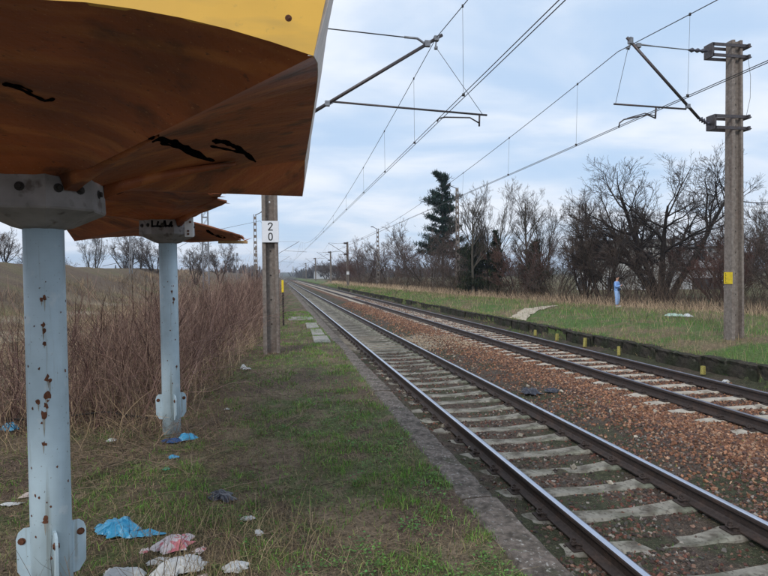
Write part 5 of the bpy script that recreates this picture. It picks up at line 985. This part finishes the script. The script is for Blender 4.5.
# ------------------------------------------------------------------ litter
def crumple(name, x, y, w, l, h, material, label, cat, seed, rz=0, n=30, z=None, group=None, folds=3.0):
    h = h*1.05; n = 42; r = np.random.default_rng(seed); g = np.linspace(-1, 1, n); U, V = np.meshgrid(g, g); ang = np.arctan2(V, U); rad = np.maximum(abs(U), abs(V))
    out = 1+.55*(fbm(np.cos(ang)*1.6+seed, np.sin(ang)*1.6, 1, 3, seed)-.5)*2+.12*np.sin(ang*7+seed)
    X = U/np.maximum(np.hypot(U, V), 1e-6)*rad*out*w/2; Y = V/np.maximum(np.hypot(U, V), 1e-6)*rad*out*l/2
    Uw = U+.35*(fbm(U*1.7+3, V*1.7, 1, 2, seed+2)-.5); Vw = V+.35*(fbm(U*1.7, V*1.7+7, 1, 2, seed+4)-.5); F = np.zeros_like(U); tot = 0
    for k in range(9):
        a_ = r.uniform(0, 6.28); fr = r.uniform(.5, 1.1)*folds*(.4+.22*k); am = 1/(1+.55*k); ph = r.uniform(0, 2); w_ = (Uw*math.cos(a_)+Vw*math.sin(a_))*fr*.5+ph; F += am*(1-np.abs((w_ % 2)-1))**.8; tot += am
    F /= tot; body = fbm(U*1.1+seed, V*1.1, 1, 2, seed+31)
    Z = h*(.15+1.25*np.clip(body-.2, 0, 1)*np.clip(1-rad**2.5, 0, 1)+.75*(F-.35)*(1-.6*rad**3))
    Z = np.maximum(Z, .003+.01*F*h/.1)
    X = X+(fbm(U*5, V*5, 1, 2, seed+20)-.5)*w*.10; Y = Y+(fbm(U*5+9, V*5, 1, 2, seed+21)-.5)*l*.10
    m = MB(); idx = np.arange(n*n).reshape(n, n); m.add(np.stack([X, Y, Z], -1).reshape(-1, 3), quads=np.stack([idx[:-1, :-1], idx[:-1, 1:], idx[1:, 1:], idx[1:, :-1]], -1).reshape(-1, 4))
    o = link(name, m.mesh(name, material, smooth=False), None, (x, y, (float(terrain(x, y)) if z is None else z)+.006)); o.rotation_euler = (0, 0, rz)
    sd_ = o.modifiers.new('thick', 'SOLIDIFY'); sd_.thickness = .002; return tag(o, label, cat, group)
crumple('plastic_bag', -1.08, 4.04, .26, .24, .10, M['lblue'], 'torn bright blue plastic bag behind the near post, its main lump', 'plastic bag', 1)
crumple('plastic_scrap', -.93, 3.98, .26, .12, .055, M['lblue'], 'trailing blue plastic scrap right of the bright blue bag', 'plastic scrap', 2, rz=-.15)
crumple('plastic_wrapper', -.67, 3.70, .23, .20, .085, M['lpink'], 'crumpled white wrapper with pink print in the lower left foreground', 'wrapper', 3, rz=.2)
crumple('plastic_wrapper', -.83, 3.70, .05, .05, .025, M['lpink'], 'tiny pale pink scrap left of the pink printed wrapper', 'wrapper', 33)
crumple('plastic_sheet', -.58, 3.40, .27, .20, .085, M['lwhite'], 'dirty white plastic below the pink printed wrapper', 'plastic sheet', 4, rz=.4)
crumple('plastic_sheet', -.87, 3.36, .22, .16, .07, M['lwhite'], 'dirty white plastic between the near post and the larger sheet', 'plastic sheet', 5)
crumple('paper_scrap', -1.90, 4.86, .16, .13, .03, M['lpaper'], 'pinkish white flattened paper left of the near post', 'paper', 6)
crumple('paper_scrap', -1.98, 4.68, .14, .06, .02, M['lwhite'], 'narrow white scrap in front of the pinkish paper', 'paper', 7)
crumple('plastic_bottle', -2.98, 7.06, .16, .12, .08, M['lblue'], 'crushed blue plastic at the left edge by the brambles', 'plastic scrap', 8)
crumple('plastic_scrap', -.93, 6.08, .20, .12, .08, M['lblue'], 'blue plastic rag at the foot of the second post, right half', 'rag', 9, rz=.3)
crumple('dark_rag', -1.08, 6.02, .17, .12, .06, M['lnavy'], 'dark navy rag at the foot of the second post, left half', 'rag', 10)
crumple('plastic_scrap', -.98, 5.56, .085, .08, .03, M['lblue'], 'small round light blue scrap below the second post', 'lid', 11)
crumple('plastic_scrap', -.99, 5.24, .06, .05, .02, M['lgreen'], 'tiny green scrap in front of the small blue one', 'plastic scrap', 12)
crumple('paper_scrap', -1.69, 6.24, .10, .07, .03, M['lwhite'], 'small white crumpled paper left of the second post', 'paper', 13)
crumple('dark_rag', -.46, 4.50, .17, .22, .05, M['ldark'], 'black torn film lying in the brown patch of the platform', 'rag', 14, rz=.5)
crumple('paper_scrap', -.24, 4.04, .09, .07, .035, M['lwhite'], 'white crumpled tissue in the foreground grass, upper one of two', 'paper', 15)
crumple('paper_scrap', -.15, 3.78, .06, .08, .03, M['lwhite'], 'bluish white tissue in the foreground grass, lower one of two', 'paper', 16)
crumple('plastic_sheet', -.27, 3.36, .14, .10, .04, M['lwhite'], 'clear dirty film under dry straw at the bottom of the photo', 'plastic sheet', 17)
crumple('plastic_scrap', -.57, 10.1, .14, .12, .10, M['lwhite'], 'pale bluish scrap caught at the edge of the brambles', 'plastic scrap', 18)
crumple('paper_scrap', -.66, 7.39, .07, .05, .02, M['lwhite'], 'small white speck of paper in the middle of the platform grass', 'paper', 19)
crumple('bin_bag', 4.66, 10.2, .34, .40, .20, M['ldark'], 'crumpled black bin bag dropped between the two tracks', 'bag', 20)
crumple('bin_bag', 4.98, 10.0, .26, .24, .10, M['ldark'], 'loose dark cloth touching the right side of the black bag', 'cloth', 21)
crumple('plastic_sheet', 15.4, 20.3, .6, .5, .22, mat('pale_green_film', (.33, .45, .38), rough=.5, nvar=.2, nscale=9), 'greenish white plastic heap on the verge left of the marked mast', 'plastic sheet', 22)
crumple('plastic_sheet', 16.0, 20.4, .4, .3, .12, M['lwhite'], 'white plastic beside the greenish heap on the verge', 'plastic sheet', 23)
crumple('paper_scrap', 8.95, 10.3, .16, .10, .04, M['lwhite'], 'white paper lying by the wall near the lower right marker stub', 'paper', 24)
for k, (x, y, w, l, mt, lb) in enumerate([(-.72, 3.52, .13, .09, 'lwhite', 'torn white strip between the pink wrapper and the larger sheet'), (-.50, 3.62, .09, .07, 'lpink', 'pale pink scrap at the right edge of the printed wrapper'), (-.98, 3.50, .08, .06, 'lwhite', 'white shred right beside the foot plates of the near post'), (-1.2, 4.15, .10, .07, 'lblue', 'blue shred left of the bright blue bag'), (-.45, 3.28, .12, .07, 'lpaper', 'brownish paper right of the large dirty sheet')]):
    crumple('plastic_scrap', x, y, w, l, .03, M[mt], lb, 'scrap', 200+k, rz=k*1.1)
m = MB(); m.tube([(-3.4, 7.3, .06), (-2.7, 7.05, .07), (-2.0, 7.12, .10), (-1.5, 6.95, .04)], .012, 6); tag(link('fallen_branch', m.mesh('fallen_branch', M['darkhole'])), 'dark thin branch lying across the ground behind the near post', 'branch')

# ------------------------------------------------------------------ haze
hz = MB(); hz.box((0, 1950, 28), (6000, 4100, 66)); hm = bpy.data.materials.new('haze_air'); hm.use_nodes = True; t = hm.node_tree; t.nodes.clear()
pv = t.nodes.new('ShaderNodeVolumePrincipled'); pv.inputs['Density'].default_value = .00035; pv.inputs['Color'].default_value = (.72, .83, 1, 1); ou = t.nodes.new('ShaderNodeOutputMaterial'); t.links.new(pv.outputs[0], ou.inputs['Volume'])
tag(link('haze', hz.mesh('haze', hm)), 'thin bluish haze over the far end of the line', 'haze', kind='stuff')
